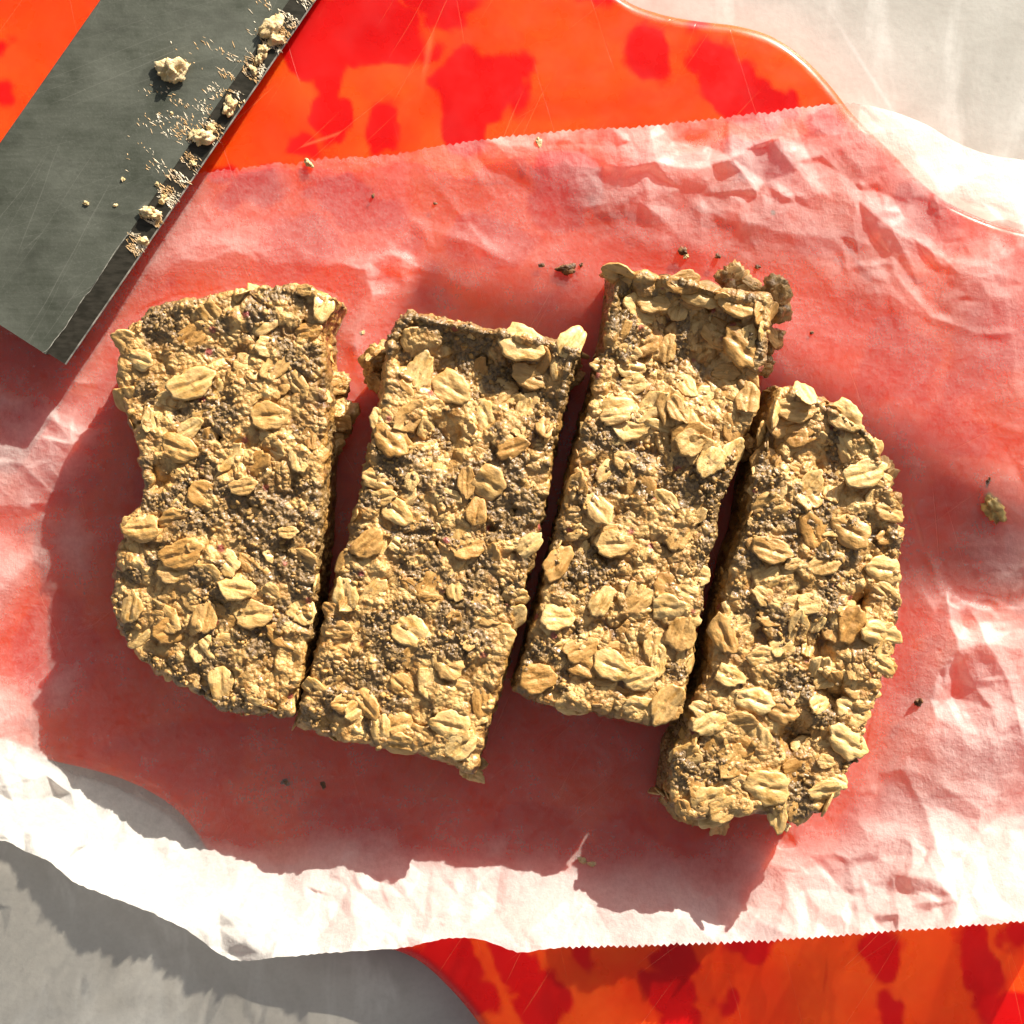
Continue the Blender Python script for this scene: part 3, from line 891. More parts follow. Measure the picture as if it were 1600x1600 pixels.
# ------------------------------------------------------------------ oat bars
def build_bar(bi, b):
    r = np.random.default_rng(50 + bi)
    nu, nv, ns = 215, 470, 46
    T, B = resample(b['top'], nu), resample(b['bottom'], nu)
    L, R = resample(b['left'], nv), resample(b['right'], nv)
    u = np.linspace(0, 1, nu)[None, :, None]
    v = np.linspace(0, 1, nv)[:, None, None]
    Sf = (1 - v) * T[None] + v * B[None] + (1 - u) * L[:, None] + u * R[:, None] \
        - ((1 - u) * (1 - v) * T[0] + u * (1 - v) * T[-1] + (1 - u) * v * B[0] + u * v * B[-1])
    # pad with side bands
    iu = np.clip(np.arange(-ns, nu + ns), 0, nu - 1)
    iv = np.clip(np.arange(-ns, nv + ns), 0, nv - 1)
    du = np.maximum(np.maximum(-np.arange(-ns, nu + ns), np.arange(-ns, nu + ns) - (nu - 1)), 0) / ns
    dv = np.maximum(np.maximum(-np.arange(-ns, nv + ns), np.arange(-ns, nv + ns) - (nv - 1)), 0) / ns
    PX = Sf[iv][:, iu]
    DU, DV = np.broadcast_to(du[None], PX.shape[:2]), np.broadcast_to(dv[:, None], PX.shape[:2])
    d = np.maximum(DU, DV)
    flat = PX.reshape(-1, 2)
    # top height
    q2 = np.c_[flat / 1000, np.full(len(flat), bi * 5.1)]
    zt = np.full(len(flat), b['t']) + .0007 * fbm(q2 * 7, 3, 60 + bi)
    for (c, rad, dz) in b['edges']:
        zt += dz * np.exp(-(((flat - c) ** 2).sum(1)) / (2 * rad * rad))
    # distance to rim -> rounded shoulder, slight raised rim near the top end
    DUi = np.minimum(np.arange(-ns, nu + ns) - 0, (nu - 1) - np.arange(-ns, nu + ns)).clip(0)
    DVi = np.minimum(np.arange(-ns, nv + ns) - 0, (nv - 1) - np.arange(-ns, nv + ns)).clip(0)
    rim = np.minimum(DUi[None], DVi[:, None]).reshape(-1) * .2      # mm from the rim, approx
    zt -= .0007 * np.exp(-rim / .5)
    zt += .0013 * np.exp(-rim / 1.3) * fbm(np.c_[flat / 24, np.full(len(flat), 3.0)], 3, 90 + bi)
    vtop = np.broadcast_to((np.arange(-ns, nv + ns) / nv)[:, None], PX.shape[:2]).reshape(-1)
    if bi in (1, 2, 3):
        zt += .0010 * np.exp(-((rim - .9) / .8) ** 2) * smooth(.25, .05, vtop)
    for (c, rad, dep) in b['pits']:
        cc = flat + fbm(q2 * 40, 2, 77)[:, None] * 12 - c
        zt -= dep * np.exp(-((cc ** 2).sum(1) / (2 * (rad * .62) ** 2)) ** 1.3) * smooth(0.2, 1.6, rim)
    dd = d.reshape(-1)
    V = WA(flat, zt)
    z = zt * (1 - dd) + .0009 * dd
    # outward direction
    cen = V[:, :2].mean(0)
    Vg = V.reshape(PX.shape[0], PX.shape[1], 3)
    def outdir():
        O = np.zeros(PX.shape)
        tl = np.gradient(Vg[:, ns, :2], axis=0); tr_ = np.gradient(Vg[:, -ns - 1, :2], axis=0)
        nl = np.stack([tl[:, 1], -tl[:, 0]], -1); nr = np.stack([-tr_[:, 1], tr_[:, 0]], -1)
        tt = np.gradient(Vg[ns, :, :2], axis=0); tb = np.gradient(Vg[-ns - 1, :, :2], axis=0)
        ntp = np.stack([-tt[:, 1], tt[:, 0]], -1); nb = np.stack([tb[:, 1], -tb[:, 0]], -1)
        def nz(a):
            k = np.ones(9) / 9
            a = np.stack([np.convolve(np.pad(a[:, i], 4, 'edge'), k, 'valid') for i in (0, 1)], -1)
            return a / (np.linalg.norm(a, axis=1)[:, None] + 1e-12)
        # make sure they point outwards
        mid = Vg[PX.shape[0] // 2, PX.shape[1] // 2, :2]
        def fix(n_, line):
            s = np.sign(((line - mid) * n_).sum(1).mean())
            return n_ * s
        nl, nr, ntp, nb = nz(nl), nz(nr), nz(ntp), nz(nb)
        nl[:] = fix(nl, Vg[:, ns, :2]); nr[:] = fix(nr, Vg[:, -ns - 1, :2])
        ntp[:] = fix(ntp, Vg[ns, :, :2]); nb[:] = fix(nb, Vg[-ns - 1, :, :2])
        # undefined where the line is clamped: reuse nearest valid
        nl[:ns + 5] = nl[ns + 5]; nl[-ns - 5:] = nl[-ns - 5]; nr[:ns + 5] = nr[ns + 5]; nr[-ns - 5:] = nr[-ns - 5]
        ntp[:ns + 5] = ntp[ns + 5]; ntp[-ns - 5:] = ntp[-ns - 5]; nb[:ns + 5] = nb[ns + 5]; nb[-ns - 5:] = nb[-ns - 5]
        O[:, :ns] += nl[:, None] * DU[:, :ns, None]
        O[:, -ns:] += nr[:, None] * DU[:, -ns:, None]
        O[:ns] += ntp[None] * DV[:ns, :, None]
        O[-ns:] += nb[None] * DV[-ns:, :, None]
        nn = np.linalg.norm(O, axis=-1, keepdims=True)
        return O / np.maximum(nn, 1e-9)
    O = outdir().reshape(-1, 2)
    bulge = .0006 * np.sqrt(np.clip(1 - (1 - np.clip(dd * 14, 0, 1)) ** 2, 0, 1)) + .0004 * dd
    V[:, :2] += O * bulge[:, None]
    V[:, 2] = z
    # surface normal (approx)
    G = V.reshape(PX.shape[0], PX.shape[1], 3)
    gu = np.gradient(G, axis=1); gv = np.gradient(G, axis=0)
    N = np.cross(gv, gu)
    N = N.reshape(-1, 3)
    if N[(PX.shape[0] // 2) * PX.shape[1] + PX.shape[1] // 2, 2] < 0:
        N = -N
    ln = np.linalg.norm(N, axis=1)
    onside = np.c_[O, np.full(len(O), .0)]
    N = np.where((ln < 1e-14)[:, None], onside, N / np.maximum(ln, 1e-14)[:, None])
    N = N * (1 - smooth(0, .04, dd))[:, None] + onside * smooth(0, .04, dd)[:, None]
    N /= np.maximum(np.linalg.norm(N, axis=1), 1e-9)[:, None]
    mm = V * 1000 + np.array([0, 0, 31.0 * bi])
    patch = smooth(.0, .38, fbm(mm / 9, 3, 12 + bi) + .10 + .4 * vnoise(mm / 3, 14))
    top = (dd <= 0)
    h = np.zeros(len(V))
    # broad lumps
    h += .75 * fbm(mm / 4.5, 3, 20)
    w1, w2 = worley(mm / 2.6, 3)
    w1b, w2b = worley(mm / 1.05, 6)
    h += .62 * (.5 - w1) * (1 - .5 * patch)
    h += .24 * (.45 - w1b) * (.15 + .85 * patch)
    h += (.14 + .24 * patch) * fbm(mm / .8, 2, 31)
    crack = np.clip(1 - (w2 - w1) / .12, 0, 1) * smooth(.1, .5, vnoise(mm / 6, 33))
    h -= .30 * crack
    # pressed-in oat flakes, coated with dough
    oat = np.zeros(len(V))
    xy = mm[:, :2]
    topi = np.where(top)[0]
    bx0, bx1, by0, by1 = xy[topi, 0].min(), xy[topi, 0].max(), xy[topi, 1].min(), xy[topi, 1].max()
    stampz = np.zeros(len(V))
    for k in range(430):
        c = xy[topi[r.integers(len(topi))]]
        rad = r.uniform(2.2, 4.4); asp = r.uniform(.5, .8); a = r.uniform(0, math.pi)
        rel = xy[topi] - c
        m_ = (np.abs(rel) < rad * 1.3).all(1)
        ii = topi[m_]; rel = rel[m_]
        x = rel[:, 0] * math.cos(a) + rel[:, 1] * math.sin(a)
        y = (-rel[:, 0] * math.sin(a) + rel[:, 1] * math.cos(a)) / asp
        q = np.hypot(x, y) / rad
        q = q * (1 + .12 * vnoise(np.c_[np.arctan2(y, x) * 1.5, np.full(len(x), k), np.zeros(len(x))], 5))
        prof = np.sqrt(np.clip(1 - q ** 3, 0, 1))
        tilt = r.uniform(-.12, .12) * x + r.uniform(-.15, .15) * y
        hh = prof * (r.uniform(.25, .95) + tilt) - .18 * np.exp(-(y / .35) ** 2) * (q < .9)
        better = hh > stampz[ii]
        stampz[ii] = np.where(better, hh, stampz[ii])
        oat[ii] = np.where(better, smooth(1.0, .8, q) * r.uniform(.35, 1), oat[ii])
    h += stampz * 1.0 - .15
    for k in range(70):         # small dark holes between the oats
        c = xy[topi[r.integers(len(topi))]]
        rel = xy[topi] - c
        rr_ = r.uniform(.35, 1.0)
        qq = np.hypot(rel[:, 0], rel[:, 1] * r.uniform(.8, 1.6)) / rr_
        h[topi] -= r.uniform(.8, 2.2) * np.exp(-(qq ** 2.5)) * (stampz[topi] < .25)
    oat *= smooth(.85, .45, patch)
    side = smooth(0, .1, dd)
    h += side * (.55 * fbm(mm / 2.2, 3, 44) + .5 * (.5 - w1))
    foot = 1 - smooth(.86, 1.0, dd)
    h *= .25 + .75 * foot
    # ragged rim
    V = V + N * (h * .001)[:, None]
    V[:, 2] = np.maximum(V[:, 2], .0009)
    ny, nx = PX.shape[:2]
    root = bpy.data.objects.new('oat_bar', None)
    COL.objects.link(root)
    cen3 = (float(V[:, 0].mean()), float(V[:, 1].mean()), .0009)
    root.location = cen3
    root.empty_display_size = .01
    tag(root, b['label'], 'oat bar', 'cut oat bars lying side by side')
    Vl = V - np.array(cen3)
    me = mesh_np('oat_dough', Vl, grid_faces(ny, nx), M_DOUGH, True, {'oat': oat, 'patch': patch})
    # face orientation: make the top face up
    mid = len(me.polygons) // 2
    if me.polygons[mid].normal.z < 0:
        me.flip_normals()
    link('dough', me, root)
    # --------------- granules
    n = 1100
    prob = (.07 + patch * 1.4) * np.where(top, 1.0, .35) * (dd < .95)
    ii = r.choice(len(V), n, p=prob / prob.sum())
    size = r.uniform(.00022, .00055, n) * np.where(r.random(n) < .25, 1.6, 1)
    g = blobs('seed_grit', Vl[ii] + N[ii] * (size * r.uniform(-.8, .15, n))[:, None], size, r, M_GRIT)
    link('seed_grit', g, root, kind='stuff')
    # --------------- separate flakes
    def put(pos, nrm, scale, spin, tilt, sink=0.0, whole=False):
        m_ = WHOLE[r.integers(len(WHOLE))] if whole else FLAKES[r.integers(len(FLAKES))]
        o = bpy.data.objects.new('oat_flake', m_)
        COL.objects.link(o)
        o.parent = root
        zax = Vector(nrm) + Vector((r.normal(0, tilt), r.normal(0, tilt), 0))
        qn = zax.normalized().to_track_quat('Z', 'Y')
        rot = qn.to_matrix() @ Matrix.Rotation(spin, 3, 'Z')
        o.rotation_euler = rot.to_euler()
        o.location = Vector(pos) + Vector(nrm) * sink
        o.scale = (scale, scale * r.uniform(.85, 1.1), scale * r.uniform(.8, 1.3))
        return o
    chosen = []
    pr = np.where(top & (rim > .6), 1.0 - .55 * patch, 0)
    cand = r.choice(len(V), 3000, p=pr / pr.sum())
    for i in cand:
        p = V[i]
        if all((p[0] - c[0]) ** 2 + (p[1] - c[1]) ** 2 > (.0048 if len(chosen) < 60 else .0036) ** 2 for c in chosen):
            chosen.append(p)
            sc = r.uniform(.5, 1.0) * (1.15 if r.random() < .2 else 1)
            put(Vl[i], N[i], sc, r.uniform(0, 6.28), .14, r.uniform(-.0009, .0000))
        if len(chosen) >= 105:
            break
    # rim and sides
    pr = np.where((dd > .02) & (dd < .9), 1.0, 0)
    cand = r.choice(len(V), 900, p=pr / pr.sum())
    ch2 = []
    for i in cand:
        p = V[i]
        if all(((p - c) ** 2).sum() > .0052 ** 2 for c in ch2):
            ch2.append(p)
            put(Vl[i], N[i], r.uniform(.5, .85), r.uniform(0, 6.28), .3, r.uniform(-.0012, -.0004))
        if len(ch2) >= 70:
            break
    # explicit hero flakes: x, y, dz(mm), length factor, spin(deg), tilt vector
    for (x, y, dz, sc, sp, tx, ty_) in b.get('heroes', []):
        j = int(np.argmin(((flat - (x, y)) ** 2).sum(1) + top * -1.0))
        zz = V[j, 2] + dz * .0006
        p = Vector(W(x, y, zz)) - Vector(cen3)
        o = put(p, (tx, ty_, 1), sc, math.radians(sp), 0, whole=True)
        o.scale = (sc, sc * 1.0, sc * 1.15)
    # clumps low on the side, flakes stuck on them
    for (x, y, zc, rad) in b.get('clumps', []):
        me_ = lump_mesh('crumb_clump', rad * S, int(x), M_DOUGH, .45, 4, (1, 1, .8))
        for an in ('oat', 'patch'):
            at = me_.attributes.new(an, 'FLOAT', 'POINT')
            at.data.foreach_set('value', np.full(len(me_.vertices), .5, np.float32))
        p = Vector(W(x, y, zc * .001)) - Vector(cen3)
        link('crumb_clump', me_, root, p)
        for k in range(4):
            a = r.uniform(0, 6.28)
            dirn = Vector((math.cos(a) * .7, math.sin(a) * .7, 1)).normalized()
            put(p + dirn * rad * S * .85, dirn, r.uniform(.45, .75), r.uniform(0, 6.28), .2, 0)
    return root, V, flat, top

BARS[0]['heroes'] = [(222, 826, .4, .95, 5, 0, .1), (272, 890, .3, .95, 25, .05, .1), (345, 1068, .6, .95, 0, .1, 0), (370, 920, .5, .9, -10, 0, .3), (265, 985, .3, .9, -70, .1, 0),
    (450, 832, .9, .5, 0, 0, .1), (312, 1015, .5, .7, -60, .2, .2), (320, 965, .3, .85, 80, 0, .1), (262, 968, .4, .85, 70, -.3, .1), (395, 960, .2, 1.0, 5, 0, .1), (205, 950, .3, .85, -10, -.2, 0),
    (300, 600, .2, 1.2, 20, 0, .1), (280, 700, .2, 1.0, -20, 0, 0), (420, 650, .2, 1.0, 0, 0, .1), (380, 760, .3, .7, 10, 0, 0), (215, 560, .2, .9, 70, -.2, 0), (505, 480, .0, .8, -50, .3, .2)]
BARS[0]['clumps'] = [(520, 600, 6, 22), (528, 650, 6, 24), (514, 690, 5, 20), (232, 1000, 6, 18)]
BARS[1]['heroes'] = [(893, 535, .6, 1.0, 80, .1, .2), (815, 537, .9, 1.25, -20, 0, .2), (705, 606, .8, 1.1, -30, 0, .1), (762, 655, 1.0, .95, 25, .1, .0), (830, 588, .8, 1.0, 70, .1, .0), (795, 625, .8, .75, -55, .3, 0),
    (826, 635, .6, .8, 70, 0, 0), (655, 580, .4, 1.0, 60, 0, .1), (620, 800, .3, .9, -40, 0, .1), (575, 850, .3, .95, 0, -.1, .1), (672, 915, .3, .9, 60, 0, .1), (640, 985, .4, 1.1, -35, 0, .2),
    (560, 1105, .4, .9, 80, .1, .1), (705, 1135, .4, 1.1, -15, 0, 0), (537, 1100, .6, .7, 85, .5, 0), (720, 1165, .4, .9, 40, 0, 0), (625, 1163, .3, .9, -8, 0, -.4), (745, 800, .3, .8, 80, 0, .1),
    (540, 930, .3, .9, 10, -.1, 0), (730, 855, .3, .9, 10, 0, .3), (590, 750, .2, .9, -20, 0, .1), (610, 690, .3, 1.0, -40, 0, .2), (800, 700, .3, .9, 20, 0, 0), (700, 1040, .3, .9, -30, 0, .1)]
BARS[1]['clumps'] = [(592, 560, 8, 20), (588, 590, 5, 14), (740, 1200, 5, 16), (895, 590, 8, 12)]
BARS[2]['heroes'] = [(958, 850, .6, .95, 5, 0, .1), (1005, 540, .9, .9, 20, 0, .1), (1043, 545, .9, .8, 80, 0, 0), (1047, 635, .8, 1.0, 80, 0, 0), (962, 640, .4, 1.0, 20, 0, .1), (1155, 475, .8, 1.1, -20, 0, .2),
    (1100, 460, .6, 1.1, -15, 0, .2), (1160, 545, .5, 1.2, 0, .1, .1), (955, 1040, .5, 1.0, -25, 0, .1), (870, 965, .5, .9, 0, 0, .3), (840, 1060, .4, 1.0, 10, 0, .1), (910, 1040, .4, .9, -30, 0, .1),
    (1000, 940, .3, .9, 40, 0, .1), (940, 940, .3, .9, 60, 0, .1), (1065, 990, .3, 1.0, 70, 0, 0), (1000, 1060, .4, .9, 20, 0, 0), (1040, 1100, .4, 1.1, 10, .1, -.1), (1080, 690, .4, .9, 40, 0, .1), (1110, 720, .4, .9, 60, 0, .1),
    (985, 670, .4, .9, 0, 0, .3), (990, 600, .5, .7, 10, 0, 0), (895, 1101, -1.5, .9, 0, 0, -.3), (960, 650, .5, .8, 10, 0, .1), (1020, 470, .4, .9, -10, 0, .2), (1060, 480, .4, .8, 70, 0, .2), (880, 1010, .3, .8, 15, 0, .1), (1000, 1105, .3, .9, -10, 0, -.2)]
BARS[2]['clumps'] = [(1150, 440, 5, 22), (1165, 450, 5, 20), (1205, 480, 6, 26), (1195, 530, 5, 22), (1192, 570, 4, 16), (1212, 455, 8, 18)]
BARS[3]['heroes'] = [(1375, 990, .5, 1.15, 75, .2, 0), (1330, 975, .5, 1.0, 60, 0, 0), (1325, 1160, .6, 1.15, 60, .2, 0), (1150, 1160, .4, 1.0, -30, 0, .1), (1105, 1250, .4, .95, 30, 0, -.1), (1200, 1230, .5, 1.2, -10, 0, 0),
    (1290, 1235, .5, .9, 10, 0, -.2), (1245, 640, .6, 1.0, -5, 0, .1), (1250, 680, .7, .9, 10, 0, .2), (1225, 665, .3, .9, 0, 0, .1), (1320, 650, .5, 1.0, -35, 0, .1), (1200, 720, .3, 1.0, 0, 0, .1), (1265, 760, .5, .9, 50, 0, 0),
    (1380, 890, .4, 1.0, 80, .2, 0), (1330, 830, .3, 1.1, -30, 0, .1), (1205, 860, .3, 1.0, -20, 0, .1), (1350, 740, .4, 1.1, 60, .1, .1), (1130, 990, .4, 1.0, -70, 0, 0), (1170, 1190, .4, .9, -70, 0, 0), (1220, 1110, .4, .9, -20, 0, .1),
    (1180, 1095, .3, 1.0, -20, 0, .1), (1110, 1130, .4, .9, 30, 0, .1), (1290, 880, .3, .9, 20, 0, .1), (1390, 800, 0, .9, 60, .4, .1), (1110, 1278, -3, .8, 10, 0, -.2), (1240, 950, .3, .9, 10, 0, .1), (1290, 1060, .6, .7, 40, 0, .1), (1290, 1190, .6, .5, 80, .2, 0)]
BARS[3]['clumps'] = [(1375, 735, 7, 20), (1388, 790, 6, 18), (1165, 700, 8, 15), (1075, 1235, 6, 30), (1085, 1265, 5, 22), (1120, 1282, 4, 16), (1380, 1040, 6, 16), (1170, 790, 5, 10)]
for bi, b in enumerate(BARS):
    build_bar(bi, b)

# ------------------------------------------------------------------ knife
U_ = np.array([0.543, -0.84]); U_ = U_ / np.linalg.norm(U_)      # layout direction towards the handle
Nn = np.array([U_[1], -U_[0]])                                    # towards the spine
Nn = -Nn if Nn[0] > 0 else Nn
TIP = np.array([100.0, 572.0])
WID = 281.0
def knife_pt(t, n, top=0.0):
    """t layout units from the tip along the edge, n from edge to spine, in a plane sinking towards the handle"""
    z = .0112 - .0112 * t / 1010 + .0006 * n / WID
    p = TIP + U_ * t + Nn * n
    return z, p
def build_knife():
    root = bpy.data.objects.new('kitchen_knife', None)
    COL.objects.link(root)
    base = Vector(W(*TIP, .0105))
    root.location = base
    root.empty_display_size = .01
    tag(root, 'grey steel knife blade smeared with dough, resting tip up over the paper corner', 'knife')
    # local frame: X along the edge to the handle, Y to the spine, Z up
    def wp(t, n, dz=0.0):
        z, p = knife_pt(t, n)
        k = S * .963
        q0 = np.array(W(*TIP, .0112))
        dl = (p - TIP)
        return Vector((q0[0] + dl[0] * k, q0[1] - dl[1] * k, z + dz))
    nt_, nb = 240, 10
    Lb = 1230
    def sheet(name, n0, n1, zf0, zf1, mat, ne=8, wob=0):
        V, F = [], []
        ts = np.linspace(0, Lb, nt_)
        for i, t in enumerate(ts):
            for j in range(ne + 1):
                f = j / ne
                n = n0 + (n1 - n0) * f
                tt = max(t, 0)
                if t < 14 and n < 14:      # slightly rounded tip corner
                    n = max(n, 14 - math.sqrt(max(0, 196 - (14 - t) ** 2))) if n1 > n0 else n
                V.append(wp(tt, n, zf0 + (zf1 - zf0) * f) - base)
        return np.array(V), grid_faces(nt_, ne + 1)
    th = .0017
    # body: closed box section with spine, flat, shoulder; the ground bevel is its own part
    sec = [(34, -th * .55), (34, 0), (WID * .5, 0.0), (WID - 2, 0), (WID, -.0002), (WID, -th), (WID * .5, -th), (34, -th * .98)]
    def loft(sec, t0, t1, name, mat, steps=120):
        V = []
        m_ = len(sec)
        for t in np.linspace(t0, t1, steps):
            for (n, dz) in sec:
                V.append(wp(t, n, dz) - base)
        F = []
        for i in range(steps - 1):
            for j in range(m_):
                F.append((i * m_ + j, i * m_ + (j + 1) % m_, (i + 1) * m_ + (j + 1) % m_, (i + 1) * m_ + j))
        me = bpy.data.meshes.new(name)
        e0 = tuple(range(m_))[::-1]
        e1 = tuple((steps - 1) * m_ + k for k in range(m_))
        me.from_pydata([tuple(v) for v in V], [], F + [e0, e1])
        me.materials.append(mat)
        bm = bmesh.new(); bm.from_mesh(me); bmesh.ops.recalc_face_normals(bm, faces=bm.faces); bm.to_mesh(me); bm.free()
        return link(name, me, root)
    loft(sec, 0, Lb, 'blade', M_STEEL)
    loft([(33.8, -th * .9), (33.8, -.00004), (3, -.0005), (0, -.0007), (3, -.0009)], 3, Lb, 'ground_edge', M_BEVEL)
    loft([(2.2, -.00050), (.2, -.00066), (0, -.00075), (2.2, -.00085)], 3, Lb, 'edge_highlight', mat_simple('edge_highlight_steel', (.12, .115, .10), (.3, .28, .24), 500, .4))  # bright strip painting a highlight along the cutting edge
    # burr line between bevel and flat
    bur = []
    rr = np.random.default_rng(5)
    ts = np.linspace(0, 235, 160)
    V = []
    for i, t in enumerate(ts):
        n = 34 + 2.2 * vnoise(np.array([[t / 14, 0, 0]]), 1)[0] + (6 * math.exp(-t / 5))
        V += [wp(t, n - .6, .00004) - base, wp(t, n, .00013) - base, wp(t, n + .6, .00002) - base]
    link('burr_line', mesh_np('burr_line', np.array([tuple(v) for v in V]), grid_faces(160, 3),
         mat_simple('bright_burr', (.10, .095, .08), (.42, .40, .34), 600, .35)), root)
    # handle, beyond the picture
    hm = mat_simple('dark_handle', (.03, .025, .02), (.07, .055, .04), 60, .45)
    hb = loft([(40, -.004), (30, .003), (60, .008), (160, .009), (215, .003), (210, -.004), (120, -.006)], Lb - 10, Lb + 850, 'handle', hm, 30)
    return root, wp, base
KN, kwp, kbase = build_knife()
# dough smears along the edge: sticks to the blade
def build_smears():
    r = np.random.default_rng(9)
    n = 2900
    t = r.uniform(205, 740, n)
    env = 20 + 75 * smooth(200, 420, t) * (.6 + .5 * vnoise(np.c_[t / 45, t * 0, t * 0], 3))
    nn = np.abs(r.normal(0, 1, n)) * env * .62 + 2
    keep = (vnoise(np.c_[t / 13, nn / 34, t * 0], 8) > -.02) & (nn < 150)
    t, nn = t[keep], nn[keep]
    n = len(t)
    dz = np.where(nn < 34, -.0005 * (1 - nn / 34), 0)
    pos = np.array([tuple(kwp(a, b_, c) - kbase) for a, b_, c in zip(t, nn, dz)])
    ax = np.array(tuple((kwp(300, 50) - kwp(300, 0)).normalized()))          # across the blade
    al = np.array(tuple((kwp(400, 0) - kwp(300, 0)).normalized()))
    ang = r.normal(.25, .35, n)
    X = ax[None] * np.cos(ang)[:, None] + al[None] * np.sin(ang)[:, None]
    Z = np.broadcast_to(np.cross(ax, al) * (1 if np.cross(ax, al)[2] > 0 else -1), X.shape)
    Y = np.cross(Z, X)
    R = np.stack([X, Y, Z], -1)
    ln = r.uniform(.00012, .0006, n) * np.where(r.random(n) < .2, 2.0, 1)
    sz = np.stack([ln, r.uniform(.00005, .00015, n), r.uniform(.00003, .00013, n)], -1)
    me = blobs('dough_smear', pos, sz, r, M_SMEAR, R=R)
    link('dough_smear', me, KN, kind='stuff')
build_smears()

# ------------------------------------------------------------------ crumbs
def crumb(x, y, z, rad, label, seed, group='dough crumbs stuck on the knife', mat=None, squash=(1, 1, .6), spin=0.0, name='dough_crumb'):
    me = lump_mesh(name, rad * S, seed, mat or M_CRUMB, .5, 4, squash)
    o = link(name, me, None, W(x, y, z), (0, 0, spin))
    return tag(o, label, 'crumb', group)
def kz(x, y, up):
    d = np.array([x, y]) - TIP
    t, n = float(d @ U_), float(d @ Nn)
    return .0112 - .0112 * t / 1010 + .0006 * n / WID - (.0005 * max(0, 1 - n / 34)) + up
KCR = [(270, 112, 22, 'largest dough crumb, lying alone on the flat of the blade', (1.1, .85, .75)),
       (424, 42, 17, 'ragged dough crumb near the top of the knife edge', (1.25, .7, .6)),
       (432, 62, 12, 'tan dough crumb hanging over the cutting edge near the top of the photo', (.8, 1.1, .7)),
       (412, 78, 12, 'small pale crumb just below the ragged crumb on the upper blade edge', (.9, .9, .6)),
       (404, 92, 9, 'tiny crumb on the edge above the orange board, third cluster down', (.8, 1.1, .6)),
       (394, 108, 8, 'tiny oblong crumb at the edge between two larger crumb clusters', (.7, 1.2, .6)),
       (357, 166, 15, 'pale crumb on the knife edge right of the lone large crumb', (1, .8, .7)),
       (313, 214, 17, 'dough crumb on the blade edge above the paper corner', (.9, 1.15, .6)),
       (330, 198, 10, 'small crumb beside the dough crumb that sits by the paper corner', (1, .7, .5)),
       (300, 256, 7, 'tiny pale crumb on the edge where paper meets the blade', (1, .7, .5)),
       (255, 312, 8, 'little crumb above the pale pointed bit of dough on the lower blade', (1, .8, .6)),
       (236, 333, 14, 'pale pointed bit of dough on the lower blade edge', (.75, 1.2, .75)),
       (225, 377, 9, 'lowest crumb on the knife, where the bare dark strip begins', (.9, 1, .6)),
       (134, 317, 5, 'tiny crumb alone on the lower middle of the blade', (1, .7, .6)),
       (180, 321, 3.5, 'speck of dough on the blade between the lone tiny crumb and the edge', (1, .8, .6)),
       (268, 178, 4, 'speck of dough on the blade under the largest crumb', (1, .7, .5)),
       (192, 280, 4, 'speck of dough at the inner end of the smears', (1, .8, .5)),
       (246, 288, 4.5, 'speck of dough on the smears above the pointed morsel', (1, .8, .6))]
for i, (x, y, rad, lab, sq) in enumerate(KCR):
    crumb(x, y, kz(x, y, rad * S * sq[2] * .4), rad * .78, lab, 200 + i * 7, squash=sq, spin=i * .7)

def pz(x, y):
    z, _, _ = paper_z(np.array([[x, y]], float))
    return float(z[0])
PCR = [(885, 420, 12, 'dark brown oat husk on the paper above the gap of the second and third bars', M_HUSK, (1.2, .7, .35)),
       (1552, 793, 17, 'yellow oat husk lying alone on the paper at the right', M_GOLD, (.75, 1.35, .6)),
       (1435, 1097, 6, 'tiny olive seed on the paper right of the last bar', M_HUSK, (1, 1, .9)),
       (446, 1222, 6, 'dark speck under the second bar, left one of a pair', M_HUSK, (.8, 1.2, .3)),
       (505, 1227, 5, 'dark speck under the second bar, right one of a pair', M_HUSK, (1.2, .7, .3)),
       (910, 1344, 7, 'small tan crumb on the paper below the third bar', M_CRUMB, (1, .7, .5)),
       (925, 1350, 6, 'reddish tan crumb right beside the small tan crumb below the third bar', M_CRUMB, (1, .7, .5)),
       (1228, 1292, 8, 'pale crumb just under the bottom of the last bar', M_CRUMB, (1.2, .8, .4)),
       (1067, 392, 6, 'brown crumb above the top of the third bar', M_HUSK, (1, 1, .4)),
       (1072, 400, 5, 'orange brown crumb touching the crumb above the third bar', M_CRUMB, (1, .8, .4)),
       (1122, 400, 4, 'dark crumb left of the flake clump behind the third bar', M_HUSK, (1, 1, .4)),
       (1184, 417, 4, 'dark crumb right of the flake clump behind the third bar', M_HUSK, (1, 1, .4)),
       (1208, 332, 3.5, 'single black fleck on the paper near its top edge', M_HUSK, (1, 1, .4)),
       (846, 414, 4, 'dark speck left of the dark brown husk', M_HUSK, (1.2, .7, .4)),
       (908, 414, 3.5, 'dark speck right of the dark brown husk', M_HUSK, (1, .8, .4)),
       (1545, 752, 6, 'brown fleck on the paper above the yellow husk', M_HUSK, (1.4, .5, .3)),
       (842, 222, 7, 'pale crumb on the serrated top edge of the paper', M_CRUMB, (1.2, .7, .4)),
       (482, 255, 7, 'pale crumb at the torn top edge near the knife', M_CRUMB, (1.2, .8, .5)),
       (583, 306, 3.5, 'dark fleck on the smooth orange-looking part of the paper', M_HUSK, (.7, 1.3, .4)),
       (680, 318, 3, 'tiny red brown fleck on the paper above the second bar', M_HUSK, (1, .8, .4)),
       (1268, 520, 3, 'dark fleck on the paper right of the third bar', M_HUSK, (1, .8, .4)),
       (566, 520, 5, 'reddish crumb on the paper between the first two bars', M_CRUMB, (1, .8, .4))]
for i, (x, y, rad, lab, mt_, sq) in enumerate(PCR):
    crumb(x, y, pz(x, y) + rad * S * sq[2] * .5, rad * .85, lab, 400 + i * 5, 'crumbs scattered on the baking paper', mt_, sq, i * .5, 'crumb')

